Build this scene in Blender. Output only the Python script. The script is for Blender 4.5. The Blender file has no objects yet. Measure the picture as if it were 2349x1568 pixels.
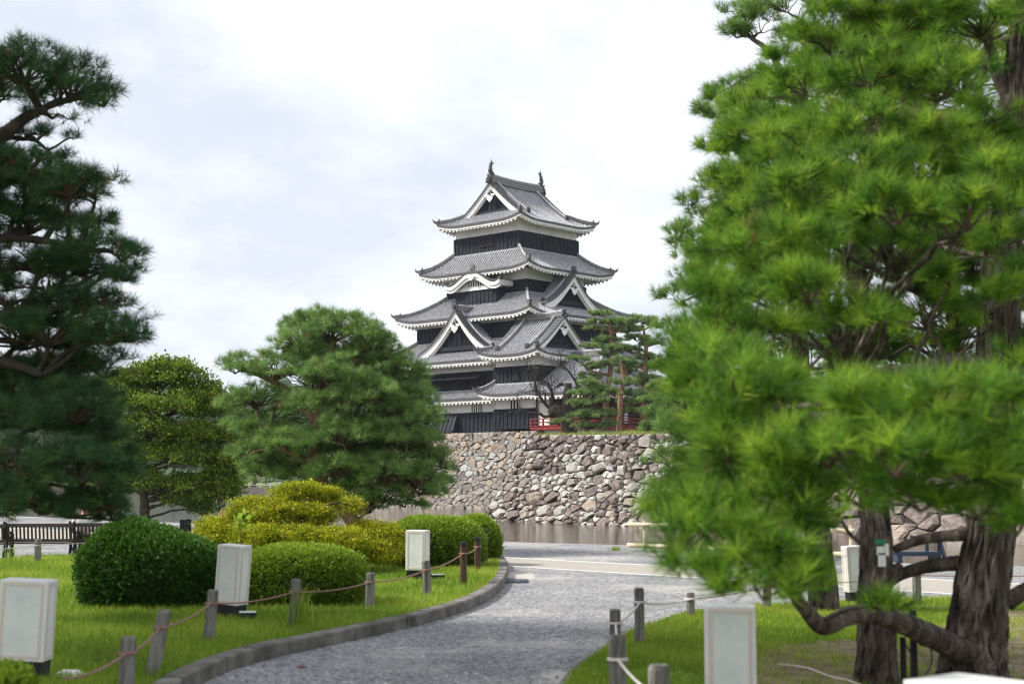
import bpy, math, random
import numpy as np
from math import sin, cos, pi, radians, sqrt
random.seed(7); RNG = np.random.default_rng(11)
SC = bpy.context.scene
COL = SC.collection

# ------------------------------------------------------------------ camera
F_, CX_, CY_, YH_, HC_ = 3262., 1174.5, 784., 1090., 1.6     # working units: the photograph at 2349 x 1568
PITCH = math.atan((YH_ - CY_) / F_)
cam = bpy.data.cameras.new('camera'); camo = bpy.data.objects.new('camera', cam); COL.objects.link(camo)
camo.location = (0, 0, HC_); camo.rotation_euler = (pi / 2 + PITCH, 0, 0)
cam.sensor_width = 36; cam.lens = 50.0; cam.clip_start = .1; cam.clip_end = 6000
cam.dof.use_dof = True; cam.dof.focus_distance = 95; cam.dof.aperture_fstop = 2.7
SC.camera = camo

# ------------------------------------------------------------------ light
SUN_EL, SUN_AZ = radians(43), radians(-88)       # azimuth clockwise from +Y
W = bpy.data.worlds.new("World"); SC.world = W; W.use_nodes = True
nt = W.node_tree; nt.nodes.clear()
def N(t, **k):
    n = nt.nodes.new(t)
    for a, b in k.items(): setattr(n, a, b)
    return n
wo = N('ShaderNodeOutputWorld'); bg = N('ShaderNodeBackground'); bg2 = N('ShaderNodeBackground'); mx = N('ShaderNodeMixShader')
sky = N('ShaderNodeTexSky'); sky.sky_type = 'NISHITA'; sky.sun_disc = False; sky.sun_elevation = SUN_EL; sky.sun_rotation = SUN_AZ
bg.inputs[1].default_value = .12
tc = N('ShaderNodeTexCoord'); sep = N('ShaderNodeSeparateXYZ'); add = N('ShaderNodeMath', operation='ADD'); add.inputs[1].default_value = .42
mxz = N('ShaderNodeMath', operation='MAXIMUM'); mxz.inputs[1].default_value = .05
dx = N('ShaderNodeMath', operation='DIVIDE'); dy = N('ShaderNodeMath', operation='DIVIDE'); cmb = N('ShaderNodeCombineXYZ')
L = nt.links.new
L(tc.outputs['Generated'], sep.inputs[0]); L(sep.outputs[2], add.inputs[0]); L(add.outputs[0], mxz.inputs[0])
L(sep.outputs[0], dx.inputs[0]); L(mxz.outputs[0], dx.inputs[1]); L(sep.outputs[1], dy.inputs[0]); L(mxz.outputs[0], dy.inputs[1])
L(dx.outputs[0], cmb.inputs[0]); L(dy.outputs[0], cmb.inputs[1])
n1 = N('ShaderNodeTexNoise'); n1.inputs['Scale'].default_value = 1.7; n1.inputs['Detail'].default_value = 9; n1.inputs['Roughness'].default_value = .6
n1.inputs['Distortion'].default_value = .15
mp = N('ShaderNodeMapping'); mp.inputs['Location'].default_value = (5.3, 2.9, .4); mp.inputs['Scale'].default_value = (1.5, 1.5, 1)
L(cmb.outputs[0], mp.inputs[0]); L(mp.outputs[0], n1.inputs['Vector'])
cr = N('ShaderNodeValToRGB'); e = cr.color_ramp.elements
e[0].position = .39; e[0].color = (.47, .50, .56, 1); e[1].position = .78; e[1].color = (.80, .80, .81, 1)
m_ = cr.color_ramp.elements.new(.505); m_.color = (.58, .61, .67, 1)
m2 = cr.color_ramp.elements.new(.605); m2.color = (.70, .71, .735, 1)
L(n1.outputs['Fac'], cr.inputs[0]); L(cr.outputs[0], bg2.inputs[0]); bg2.inputs[1].default_value = 1.0
L(sky.outputs[0], bg.inputs[0])
cr2 = N('ShaderNodeValToRGB'); cr2.color_ramp.elements[0].position = .30; cr2.color_ramp.elements[0].color = (.8, .8, .8, 1)
cr2.color_ramp.elements[1].position = .40; cr2.color_ramp.elements[1].color = (.97, .97, .97, 1)
L(n1.outputs['Fac'], cr2.inputs[0]); L(cr2.outputs[0], mx.inputs[0]); L(bg.outputs[0], mx.inputs[1]); L(bg2.outputs[0], mx.inputs[2])
L(mx.outputs[0], wo.inputs[0])
sun = bpy.data.lights.new('sun', 'SUN'); sun.energy = 3.5; sun.angle = radians(9); sun.color = (1, .95, .87)
so = bpy.data.objects.new('sun', sun); COL.objects.link(so)
from mathutils import Vector
sd = Vector((sin(SUN_AZ) * cos(SUN_EL), cos(SUN_AZ) * cos(SUN_EL), sin(SUN_EL)))
so.rotation_euler = (-sd).to_track_quat('-Z', 'Y').to_euler()
SC.view_settings.view_transform = 'Standard'; SC.view_settings.look = 'None'; SC.view_settings.gamma = 1
SC.view_settings.exposure = 0.8; SC.view_settings.use_curve_mapping = False
SC.cycles.use_denoising = True; SC.cycles.filter_width = 1.15; SC.cycles.max_bounces = 6; SC.cycles.transparent_max_bounces = 8
SC.cycles.diffuse_bounces = 3; SC.cycles.glossy_bounces = 2; SC.cycles.transmission_bounces = 3; SC.cycles.caustics_reflective = False; SC.cycles.caustics_refractive = False

# ------------------------------------------------------------------ helpers
cP, sP = cos(PITCH), sin(PITCH)
def at(px, py, Y):
    rx = (px - CX_) / F_; ru = -(py - CY_) / F_
    a = cP - sP * ru; b = sP + cP * ru
    return np.array([rx / a * Y, Y, HC_ + b / a * Y])
def gnd(px, py, z=0.):
    ru = -(py - CY_) / F_
    a = cP - sP * ru; b = sP + cP * ru
    return at(px, py, (z - HC_) * a / b)
def g2(px, py, z=0.): return tuple(gnd(px, py, z)[:2])
def nrm(v):
    v = np.asarray(v, float); return v / (np.linalg.norm(v) + 1e-12)

def tag(o, label=None, cat=None, group=None, kind=None):
    if label: o['label'] = label
    if cat: o['category'] = cat
    if group: o['group'] = group
    if kind: o['kind'] = kind
    return o
def empty(name, loc, label, cat, group=None, rz=0):
    o = bpy.data.objects.new(name, None); COL.objects.link(o); o.location = tuple(loc); o.rotation_euler = (0, 0, rz)
    return tag(o, label, cat, group)
def copy_tree(o, parent=None):
    c = o.copy(); COL.objects.link(c); c.parent = parent
    for ch in list(o.children): copy_tree(ch, c)
    return c

class MB:
    def __init__(s): s.v = []; s.f = []; s.m = []; s.t = []
    def add(s, vs, fs, mi=0, tint=0.5):
        o = len(s.v); s.v.extend([tuple(map(float, p)) for p in vs])
        for f in fs: s.f.append(tuple(o + i for i in f)); s.m.append(mi); s.t.append(tint)
    def box(s, c, h, mi=0, rz=0, tint=.5):
        cx, cy, cz = c; hx, hy, hz = h; ca, sa = cos(rz), sin(rz); vs = []
        for dz in (-hz, hz):
            for dx_, dy_ in ((-hx, -hy), (hx, -hy), (hx, hy), (-hx, hy)):
                vs.append((cx + ca * dx_ - sa * dy_, cy + sa * dx_ + ca * dy_, cz + dz))
        s.add(vs, [(3, 2, 1, 0), (4, 5, 6, 7), (0, 1, 5, 4), (1, 2, 6, 5), (2, 3, 7, 6), (3, 0, 4, 7)], mi, tint)
    def hexa(s, lo, hi, mi=0, tint=.5):     # 4 bottom points, 4 top points
        s.add(list(lo) + list(hi), [(3, 2, 1, 0), (4, 5, 6, 7), (0, 1, 5, 4), (1, 2, 6, 5), (2, 3, 7, 6), (3, 0, 4, 7)], mi, tint)
    def bar(s, p, q, w, h, mi=0, up=(0, 0, 1), tint=.5):
        p = np.array(p, float); q = np.array(q, float); d = nrm(q - p); u = np.array(up, float)
        if abs(np.dot(d, u)) > .98: u = np.array([0, 1., 0])
        sd_ = nrm(np.cross(d, u)); u = np.cross(sd_, d); a = sd_ * w / 2; b = u * h / 2
        s.hexa([p - a - b, q - a - b, q + a - b, p + a - b], [p - a + b, q - a + b, q + a + b, p + a + b], mi, tint)
    def tube(s, pts, rad, n=6, mi=0, cap=True, jit=0, tint=.5):
        pts = [np.array(p, float) for p in pts]
        if np.isscalar(rad): rad = [rad] * len(pts)
        vs = []; ref = np.array([0, 0, 1.])
        d0 = nrm(pts[1] - pts[0])
        if abs(d0[2]) > .9: ref = np.array([1., 0, 0])
        for i, p in enumerate(pts):
            d = nrm(pts[min(i + 1, len(pts) - 1)] - pts[max(i - 1, 0)])
            a = nrm(np.cross(ref, d)); b = np.cross(d, a); ref = nrm(b - 0 * d) if False else np.cross(a, -d) * -1
            ref = b
            a = nrm(np.cross(ref, d)) if np.linalg.norm(np.cross(ref, d)) > 1e-6 else a
            for k in range(n):
                an = 2 * pi * k / n; r = rad[i] * (1 + (random.uniform(-jit, jit) if jit else 0))
                vs.append(p + (a * cos(an) + b * sin(an)) * r)
        fs = []
        for i in range(len(pts) - 1):
            for k in range(n):
                k2 = (k + 1) % n; fs.append((i * n + k, (i + 1) * n + k, (i + 1) * n + k2, i * n + k2))
        if cap: fs.append(tuple(range(n))); fs.append(tuple((len(pts) - 1) * n + k for k in range(n))[::-1])
        s.add(vs, fs, mi, tint)
    def sweep(s, pts, w, h, mi=0, cap=True, up=(0, 0, 1)):      # rectangular section, bottom on the path
        pts = [np.array(p, float) for p in pts]; vs = []; U = np.array(up, float)
        if np.isscalar(h): h = [h] * len(pts)
        if np.isscalar(w): w = [w] * len(pts)
        for i, p in enumerate(pts):
            d = nrm(pts[min(i + 1, len(pts) - 1)] - pts[max(i - 1, 0)])
            sdv = nrm(np.cross(d, U))
            vs += [p - sdv * w[i] / 2, p + sdv * w[i] / 2, p + sdv * w[i] / 2 + U * h[i], p - sdv * w[i] / 2 + U * h[i]]
        fs = []
        for i in range(len(pts) - 1):
            for k in range(4):
                k2 = (k + 1) % 4; fs.append((i * 4 + k, i * 4 + k2, (i + 1) * 4 + k2, (i + 1) * 4 + k))
        if cap: fs.append((3, 2, 1, 0)); j = (len(pts) - 1) * 4; fs.append((j, j + 1, j + 2, j + 3))
        s.add(vs, fs, mi)
    def prism(s, outline, O, U, V, D, mi=0):      # 2-D outline in U,V extruded along D
        O, U, V, D = [np.array(a, float) for a in (O, U, V, D)]
        n = len(outline); a = [O + U * p[0] + V * p[1] for p in outline]; b = [p + D for p in a]
        s.add(a + b, [tuple(range(n))[::-1], tuple(range(n, 2 * n))] + [(i, (i + 1) % n, n + (i + 1) % n, n + i) for i in range(n)], mi)
    def build(s, name, mats, parent=None, smooth=False, origin=None):
        me = bpy.data.meshes.new(name)
        v = np.array(s.v, float).reshape(-1, 3)
        if origin is not None: v = v - np.array(origin, float)
        me.from_pydata(v.tolist(), [], s.f)
        if not isinstance(mats, (list, tuple)): mats = [mats]
        for m in mats: me.materials.append(m)
        me.polygons.foreach_set('material_index', s.m)
        a = me.attributes.new('tint', 'FLOAT', 'FACE'); a.data.foreach_set('value', s.t)
        if smooth: me.polygons.foreach_set('use_smooth', [True] * len(s.f))
        me.update()
        o = bpy.data.objects.new(name, me); COL.objects.link(o)
        if parent is not None: o.parent = parent
        elif origin is not None: o.location = tuple(origin)
        return o

class Multi(MB):
    '''pieces that are separate objects of one kind'''
    def __init__(s): s.parts = []
    def new(s): s.parts.append(MB())
    def add(s, *a, **k):
        if not s.parts: s.new()
        s.parts[-1].add(*a, **k)
    def build(s, name, mats, parent=None, **k): return [p.build(name, mats, parent, **k) for p in s.parts]
def newp(*mbs):
    for m in mbs:
        if isinstance(m, Multi): m.new()

def np_mesh(name, V, k, tint, mat, parent=None, origin=(0, 0, 0)):
    """V: (n*k,3) vertices of n separate k-gons."""
    V = np.asarray(V, np.float32).reshape(-1, 3) - np.array(origin, np.float32); n = len(V) // k
    me = bpy.data.meshes.new(name); me.vertices.add(n * k); me.vertices.foreach_set('co', V.ravel())
    me.loops.add(n * k); me.loops.foreach_set('vertex_index', np.arange(n * k, dtype=np.int32))
    me.polygons.add(n); me.polygons.foreach_set('loop_start', np.arange(0, n * k, k, dtype=np.int32))
    me.polygons.foreach_set('loop_total', np.full(n, k, dtype=np.int32))
    me.materials.append(mat)
    a = me.attributes.new('tint', 'FLOAT', 'FACE'); a.data.foreach_set('value', np.asarray(tint, np.float32))
    me.update(calc_edges=True)
    o = bpy.data.objects.new(name, me); COL.objects.link(o)
    if parent is not None: o.parent = parent
    else: o.location = tuple(origin)
    return o

# ------------------------------------------------------------------ materials
def mat(name, base, rough=.8, cols=None, scale=3, detail=4, bump=0, bscale=None, bdist=.02, spec=.3, tint=None, trans=0, metal=0, stretch=None, tmix=.5):
    """base colour, optional noise mix towards cols, optional ramp over the per-face tint."""
    m = bpy.data.materials.new(name); m.use_nodes = True; t = m.node_tree; n = t.nodes; l = t.links.new
    p = n['Principled BSDF']; p.inputs['Roughness'].default_value = rough; p.inputs['Specular IOR Level'].default_value = spec; p.inputs['Metallic'].default_value = metal
    p.inputs['Base Color'].default_value = (*base, 1); out = None
    co = n.new('ShaderNodeTexCoord'); vec = co.outputs['Object']
    if stretch:
        mp_ = n.new('ShaderNodeMapping'); mp_.inputs['Scale'].default_value = stretch; l(vec, mp_.inputs[0]); vec = mp_.outputs[0]
    if tint:
        at_ = n.new('ShaderNodeAttribute'); at_.attribute_name = 'tint'; r = n.new('ShaderNodeValToRGB')
        el = r.color_ramp.elements
        for i, c_ in enumerate(tint):
            q = i / (len(tint) - 1)
            if i == 0: el[0].position = 0; el[0].color = (*c_, 1)
            elif i == len(tint) - 1: el[-1].position = 1; el[-1].color = (*c_, 1)
            else: z = el.new(q); z.color = (*c_, 1)
        l(at_.outputs['Fac'], r.inputs[0]); out = r.outputs[0]
    if cols:
        nz = n.new('ShaderNodeTexNoise'); nz.inputs['Scale'].default_value = scale; nz.inputs['Detail'].default_value = detail; nz.inputs['Roughness'].default_value = .65
        l(vec, nz.inputs['Vector']); r = n.new('ShaderNodeValToRGB'); el = r.color_ramp.elements
        for i, c_ in enumerate(cols):
            q = .32 + .36 * i / (len(cols) - 1)
            if i == 0: el[0].position = q; el[0].color = (*c_, 1)
            elif i == len(cols) - 1: el[-1].position = q; el[-1].color = (*c_, 1)
            else: z = el.new(q); z.color = (*c_, 1)
        l(nz.outputs['Fac'], r.inputs[0])
        if out is not None:
            x = n.new('ShaderNodeMixRGB'); x.inputs[0].default_value = tmix; l(out, x.inputs[1]); l(r.outputs[0], x.inputs[2]); out = x.outputs[0]
        else: out = r.outputs[0]
    if out is not None: l(out, p.inputs['Base Color'])
    if bump:
        nb = n.new('ShaderNodeTexNoise'); nb.inputs['Scale'].default_value = bscale or scale * 2; nb.inputs['Detail'].default_value = 5
        l(vec, nb.inputs['Vector']); bp = n.new('ShaderNodeBump'); bp.inputs['Strength'].default_value = bump; bp.inputs['Distance'].default_value = bdist
        l(nb.outputs['Fac'], bp.inputs['Height']); l(bp.outputs[0], p.inputs['Normal'])
    if trans:
        tr = n.new('ShaderNodeBsdfTranslucent'); ms = n.new('ShaderNodeMixShader'); ms.inputs[0].default_value = trans
        if out is not None: l(out, tr.inputs[0])
        else: tr.inputs[0].default_value = (*base, 1)
        l(p.outputs[0], ms.inputs[1]); l(tr.outputs[0], ms.inputs[2]); l(ms.outputs[0], n['Material Output'].inputs[0])
    return m
M = {}
M['tile'] = mat('roof_tile', (.3, .3, .33), .6, cols=[(.17, .17, .18), (.34, .34, .36), (.54, .54, .56)], scale=5, detail=6, bump=.3, bscale=14)
M['tile_flat_shaded'] = mat('roof_tile_flat_shaded', (.12, .12, .13), .7, cols=[(.02, .02, .023), (.05, .05, .055), (.09, .09, .10)], scale=6, detail=5)  # shadow between the tile ribs is painted into this darker sheet colour
M['tile_end'] = mat('roof_tile_end', (.12, .12, .13), .7, cols=[(.07, .075, .08), (.17, .17, .18)], scale=8)
M['ridge'] = mat('ridge_tile', (.15, .15, .15), .8, cols=[(.05, .05, .055), (.17, .165, .16), (.34, .32, .30)], scale=9, detail=6, bump=.5, bscale=20)
M['ridgetop'] = mat('ridge_cap', (.3, .3, .3), .8, cols=[(.22, .22, .23), (.36, .36, .38), (.55, .55, .55)], scale=5, detail=5)
M['plaster'] = mat('white_plaster', (.74, .73, .68), .9, cols=[(.70, .68, .60), (.83, .82, .79), (.86, .855, .83)], scale=1.1, detail=7)
M['board'] = mat('black_lacquered_board', (.02, .026, .035), .68, cols=[(.008, .011, .017), (.014, .019, .028), (.026, .033, .044)], scale=2.5, detail=5, spec=.22, stretch=(1, 1, 4))
M['dark'] = mat('dark_opening', (.012, .011, .012), .8)
M['redwood'] = mat('red_brown_wood', (.10, .045, .03), .7, cols=[(.025, .012, .009), (.07, .03, .018)], scale=4)
M['vermilion'] = mat('vermilion_rail', (.42, .035, .03), .5, cols=[(.20, .014, .014), (.30, .03, .028)], scale=3)
M['iron'] = mat('dark_tile_ornament', (.06, .06, .065), .6, cols=[(.03, .03, .035), (.11, .11, .12)], scale=8)
M['stone_dark'] = mat('wall_stone', (.2, .18, .16), .9, cols=[(.08, .07, .065), (.26, .24, .22), (.62, .60, .57)], scale=3.5, detail=8, bump=.8, bscale=9, bdist=.06,
                      tint=[(.11, .08, .074), (.15, .11, .10), (.20, .16, .14), (.30, .22, .17), (.36, .31, .25), (.40, .38, .345), (.40, .41, .385), (.60, .58, .54)], tmix=.28)
M['stone_tan'] = mat('base_stone', (.3, .27, .22), .9, cols=[(.14, .12, .11), (.30, .28, .25), (.48, .45, .40)], scale=3, detail=8, bump=.7, bscale=8, bdist=.05,
                     tint=[(.14, .12, .11), (.20, .17, .155), (.27, .25, .225), (.38, .28, .20), (.29, .30, .295), (.42, .42, .405)], tmix=.3)
M['stone_gap'] = mat('stone_gap', (.035, .03, .028), .95)
M['bark'] = mat('pine_bark', (.1, .07, .05), .95, cols=[(.015, .012, .010), (.07, .053, .043), (.20, .16, .135)], scale=7, detail=8, bump=1, bscale=9, bdist=.05, stretch=(1.6, 1.6, .35))
M['redbark'] = mat('red_pine_bark', (.2, .11, .07), .9, cols=[(.10, .05, .03), (.24, .13, .085), (.34, .22, .16)], scale=5, detail=7, bump=.7, bscale=10, stretch=(1.3, 1.3, .5))
M['darkbark'] = mat('dark_bark', (.03, .025, .02), .95, cols=[(.022, .018, .015), (.085, .07, .055)], scale=6, bump=.8, bscale=10)
M['twig'] = mat('twig', (.07, .045, .03), .9, cols=[(.04, .025, .018), (.11, .075, .05)], scale=6)
def leafm(name, tint, tr=.3, rough=.55): return mat(name, tint[0], rough, tint=tint, trans=tr, spec=.25)
M['n_mid'] = leafm('needles_green', [(.05, .115, .03), (.12, .22, .055), (.21, .35, .085), (.34, .48, .14), (.26, .18, .08)])
M['n_dark'] = leafm('needles_dark', [(.016, .06, .026), (.032, .10, .038), (.062, .15, .046), (.13, .23, .055), (.20, .12, .05)], .22)
M['n_light'] = leafm('needles_bright', [(.02, .065, .012), (.065, .17, .018), (.17, .33, .026), (.42, .56, .055), (.20, .17, .05)], .42)
M['n_far'] = leafm('needles_castle', [(.08, .15, .05), (.15, .25, .075), (.24, .35, .11), (.32, .42, .15), (.30, .20, .10)])
M['yew'] = leafm('yew_leaves', [(.03, .07, .01), (.09, .16, .014), (.19, .27, .02), (.34, .40, .035)])
M['gold'] = leafm('golden_yew_leaves', [(.06, .10, .006), (.20, .27, .01), (.50, .50, .015), (.72, .56, .05)])
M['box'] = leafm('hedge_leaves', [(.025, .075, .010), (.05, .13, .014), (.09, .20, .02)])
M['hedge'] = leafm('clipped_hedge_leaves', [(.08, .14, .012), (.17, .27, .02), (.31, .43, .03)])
M['inner'] = mat('hedge_inner', (.02, .035, .01), .9, cols=[(.02, .018, .01), (.02, .045, .01)], scale=14)
M['far_leaf'] = leafm('far_leaves', [(.03, .07, .02), (.06, .12, .03), (.10, .17, .045)], .2)
M['blade'] = leafm('grass_blades', [(.055, .12, .012), (.16, .27, .02), (.33, .43, .04), (.48, .47, .12)], .4)
M['wood'] = mat('weathered_post', (.25, .23, .21), .9, cols=[(.05, .045, .04), (.16, .15, .135), (.30, .28, .255)], scale=6, detail=8, bump=.7, bscale=12, stretch=(3, 3, .35))
M['brownwood'] = mat('brown_post', (.08, .04, .025), .7, cols=[(.04, .02, .012), (.12, .06, .035)], scale=7, stretch=(3, 3, .4), bump=.4)
M['black'] = mat('black_paint', (.015, .015, .017), .45)
M['claybare'] = mat('bare_soil', (.2, .14, .09), .95, cols=[(.08, .055, .035), (.19, .135, .09), (.30, .23, .16)], scale=5, detail=9, bump=.8, bscale=25)
M['rope'] = mat('rope', (.28, .14, .11), .9, cols=[(.2, .10, .08), (.38, .22, .18)], scale=60)
M['paperrope'] = mat('pale_rope', (.6, .54, .5), .9)
M['bamboo'] = mat('pale_bamboo', (.62, .52, .36), .6, cols=[(.48, .36, .24), (.7, .62, .45)], scale=5)
M['concrete'] = mat('kerb_concrete', (.2, .19, .17), .9, cols=[(.06, .055, .045), (.14, .13, .115), (.24, .225, .20)], scale=2.5, detail=8, bump=.4, bscale=30)
M['beige'] = mat('pale_paving', (.5, .45, .38), .9, cols=[(.29, .265, .225), (.38, .35, .305)], scale=6, detail=8, bump=.2, bscale=60)
M['soil'] = mat('soil', (.1, .07, .045), .95)
M['skin'] = mat('skin', (.5, .28, .2), .6)
M['jeans'] = mat('blue_denim', (.06, .11, .2), .9)
M['shirt'] = mat('white_shirt', (.5, .5, .5), .9)
M['hair'] = mat('black_hair', (.015, .012, .01), .6)
M['white'] = mat('white_paint', (.75, .75, .72), .6)
M['bluegrey'] = mat('slate_paint', (.035, .05, .08), .5)
# ------------------------------------------------------------------ the castle
TH = radians(47.61); KC = (0.39, 125.0)
def l2w(x, y, z): return np.array([KC[0] + cos(TH) * x - sin(TH) * y, KC[1] + sin(TH) * x + cos(TH) * y, z])

class Side:
    def __init__(s, A, e, n, L_, N_, sh0, sh1, ze, rise, lift, c=.28, nmax=None, ng=None, Nl=None):
        s.A = np.array(A, float); s.e = np.array(e, float); s.n = np.array(n, float); s.L = L_; s.N = N_; s.sh0 = sh0; s.sh1 = sh1
        s.ze = ze; s.rise = rise; s.lift = lift; s.c = c; s.nmax = nmax or N_; s.ng = ng if ng is not None else 1e9; s.Nl = Nl or N_
    def lim(s, n): m = min(n, s.ng); return s.sh0 * m, s.L - s.sh1 * m
    def z(s, a, n):
        t = max(n, 0) / s.N; u = abs(2 * a / s.L - 1)
        d = (1 - min(1, u)) * s.L / 2
        lf = max(0, 1 - d / 2.6) ** 2
        return s.ze + s.rise * ((1 - s.c) * t + s.c * t * t) + s.lift * lf * max(0, 1 - n / s.Nl) ** 1.3
    def p(s, a, n, dz=0):
        q = s.A + s.e * a + s.n * n; return np.array([q[0], q[1], s.z(a, n) + dz])
    def pu(s, u, n, dz=0):
        lo, hi = s.lim(n); return s.p(lo + u * (hi - lo), n, dz)

def tile_side(mb, sd, sp=.30, r=.078, s0=None, s1=None):
    nu = max(6, int(sd.L / .6)); nn = max(4, int(sd.nmax / .45))
    vs = []
    for j in range(nn + 1):
        for i in range(nu + 1): vs.append(sd.pu(i / nu, sd.nmax * j / nn))
    W_ = nu + 1
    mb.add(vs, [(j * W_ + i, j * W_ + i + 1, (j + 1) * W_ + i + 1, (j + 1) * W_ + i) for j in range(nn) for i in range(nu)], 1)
    k = int(sd.L / sp); off = (sd.L - (k - 1) * sp) / 2
    for i in range(k):
        a = off + i * sp; ne = sd.nmax
        if a < sd.sh0 * min(sd.ng, ne): ne = min(ne, a / max(sd.sh0, 1e-6))
        b = sd.L - a
        if b < sd.sh1 * min(sd.ng, ne): ne = min(ne, b / max(sd.sh1, 1e-6))
        if ne < .15: continue
        m = max(2, int(ne / .5) + 1); vs = []
        for j in range(m + 1):
            n_ = -.03 + (ne + .03) * j / m
            for q in range(5):
                an = pi * q / 4
                vs.append(sd.p(a, n_, 0) + np.array([sd.e[0] * cos(an) * r, sd.e[1] * cos(an) * r, sin(an) * r]))
        mb.add(vs, [(j * 5 + q, (j + 1) * 5 + q, (j + 1) * 5 + q + 1, j * 5 + q + 1) for j in range(m) for q in range(4)], 0, random.random())
        c = sd.p(a, -.045, 0); ring = [c + np.array([sd.e[0] * cos(2 * pi * q / 6) * .1, sd.e[1] * cos(2 * pi * q / 6) * .1, sin(2 * pi * q / 6) * .1 - .005]) for q in range(6)]
        mb.add(ring, [tuple(range(6))], 2)
def strip(mb, sd, n0, n1, z0, z1, mi=0, step=.5):
    k = max(6, int(sd.L / step)); vs = []
    for i in range(k + 1):
        u = i / k
        lo, hi = sd.lim(n0); a0 = lo + u * (hi - lo); lo, hi = sd.lim(n1); a1 = lo + u * (hi - lo)
        zz = sd.z(a0, n0)
        for n_, a_, dz in ((n0, a0, z0), (n1, a1, z0), (n1, a1, z1), (n0, a0, z1)):
            q = sd.A + sd.e * a_ + sd.n * n_; vs.append((q[0], q[1], zz + dz))
    mb.add(vs, [(i * 4 + j, i * 4 + (j + 1) % 4, i * 4 + 4 + (j + 1) % 4, i * 4 + 4 + j) for i in range(k) for j in range(4)] + [(0, 1, 2, 3), (k * 4 + 3, k * 4 + 2, k * 4 + 1, k * 4)], mi)
def eaves(mbE, mbW, sd, ov, pitch=.43):
    strip(mbE, sd, -.02, .07, -.13, -.005)
    strip(mbW, sd, .05, .16, -.34, -.128)
    k = max(6, int(sd.L / .6)); vs = []
    for i in range(k + 1):
        for n_ in (.15, ov): vs.append(sd.pu(i / k, n_, -.31))
    mbW.add(vs, [(2 * i, 2 * i + 1, 2 * i + 3, 2 * i + 2) for i in range(k)])
    m = int(sd.L / pitch); off = (sd.L - (m - 1) * pitch) / 2
    for i in range(m):
        a = off + i * pitch; ne = ov
        if sd.sh0 > 0: ne = min(ne, a / sd.sh0)
        if sd.sh1 > 0: ne = min(ne, (sd.L - a) / sd.sh1)
        if ne < .25: continue
        w = .095; e3 = np.array([sd.e[0], sd.e[1], 0]) * w
        p0, p1 = sd.p(a, .075), sd.p(a, ne)
        lo = [p0 - e3 + [0, 0, -.50], p0 + e3 + [0, 0, -.50], p1 + e3 + [0, 0, -.46], p1 - e3 + [0, 0, -.46]]
        hi = [p0 - e3 + [0, 0, -.335], p0 + e3 + [0, 0, -.335], p1 + e3 + [0, 0, -.29], p1 - e3 + [0, 0, -.29]]
        mbW.hexa(lo, hi)

def oni(mb, p, d, s=1.):      # ridge-end ornament: plate, boss, horns
    newp(mb)
    p = np.array(p, float); d = nrm([d[0], d[1], 0]); e_ = np.array([-d[1], d[0], 0]); z = np.array([0, 0, 1.])
    ol = [(-.26, -.12), (-.30, .12), (-.2, .3), (-.24, .46), (-.1, .42), (0, .56), (.1, .42), (.24, .46), (.2, .3), (.3, .12), (.26, -.12)]
    mb.prism([(a * s, b * s) for a, b in ol], p, e_, z, d * .14 * s)
    mb.tube([p + z * .15 * s + d * .1 * s, p + z * .15 * s + d * .24 * s], .14 * s, 8)
    for k in (-1, 1): mb.tube([p + e_ * k * .22 * s + z * .3 * s, p + e_ * k * .33 * s + z * .5 * s + d * .1 * s], [.07 * s, .02 * s], 5)
def ridge_line(mbR, mbT, pts, w=.26, h=.3, up=0.22):
    newp(mbR, mbT); mbR.sweep(pts, w, h); mbT.tube([np.array(p) + [0, 0, h + .02] for p in pts], w * .36, 6)
def hip(mbR, mbT, mbO, s0, which, n_hi, n_lo=0., h=.3, orn=True):
    pts = []; k = 9
    for i in range(k + 1):
        n_ = n_hi + (n_lo - n_hi) * i / k; lo, hi = s0.lim(n_); pts.append(s0.p(lo if which == 0 else hi, n_, .0))
    ridge_line(mbR, mbT, pts, .26, h)
    d = nrm((pts[-1] - pts[-2])[:2])
    if n_lo < .3:
        tip = pts[-1] + np.array([d[0] * .3, d[1] * .3, .16]); tip2 = tip + np.array([d[0] * .12, d[1] * .12, .22])
        mbR.sweep([pts[-1], tip], [.26, .2], [h, h * .6]); newp(mbO); mbO.tube([tip + [0, 0, .05], tip + [0, 0, .16], tip2 + [0, 0, .12]], [.1, .07, .02], 5)
    if orn: q = pts[-2] if n_lo < .3 else pts[-1]; oni(mbO, q + np.array([d[0] * .05, d[1] * .05, .18]), d, .62)

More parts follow.
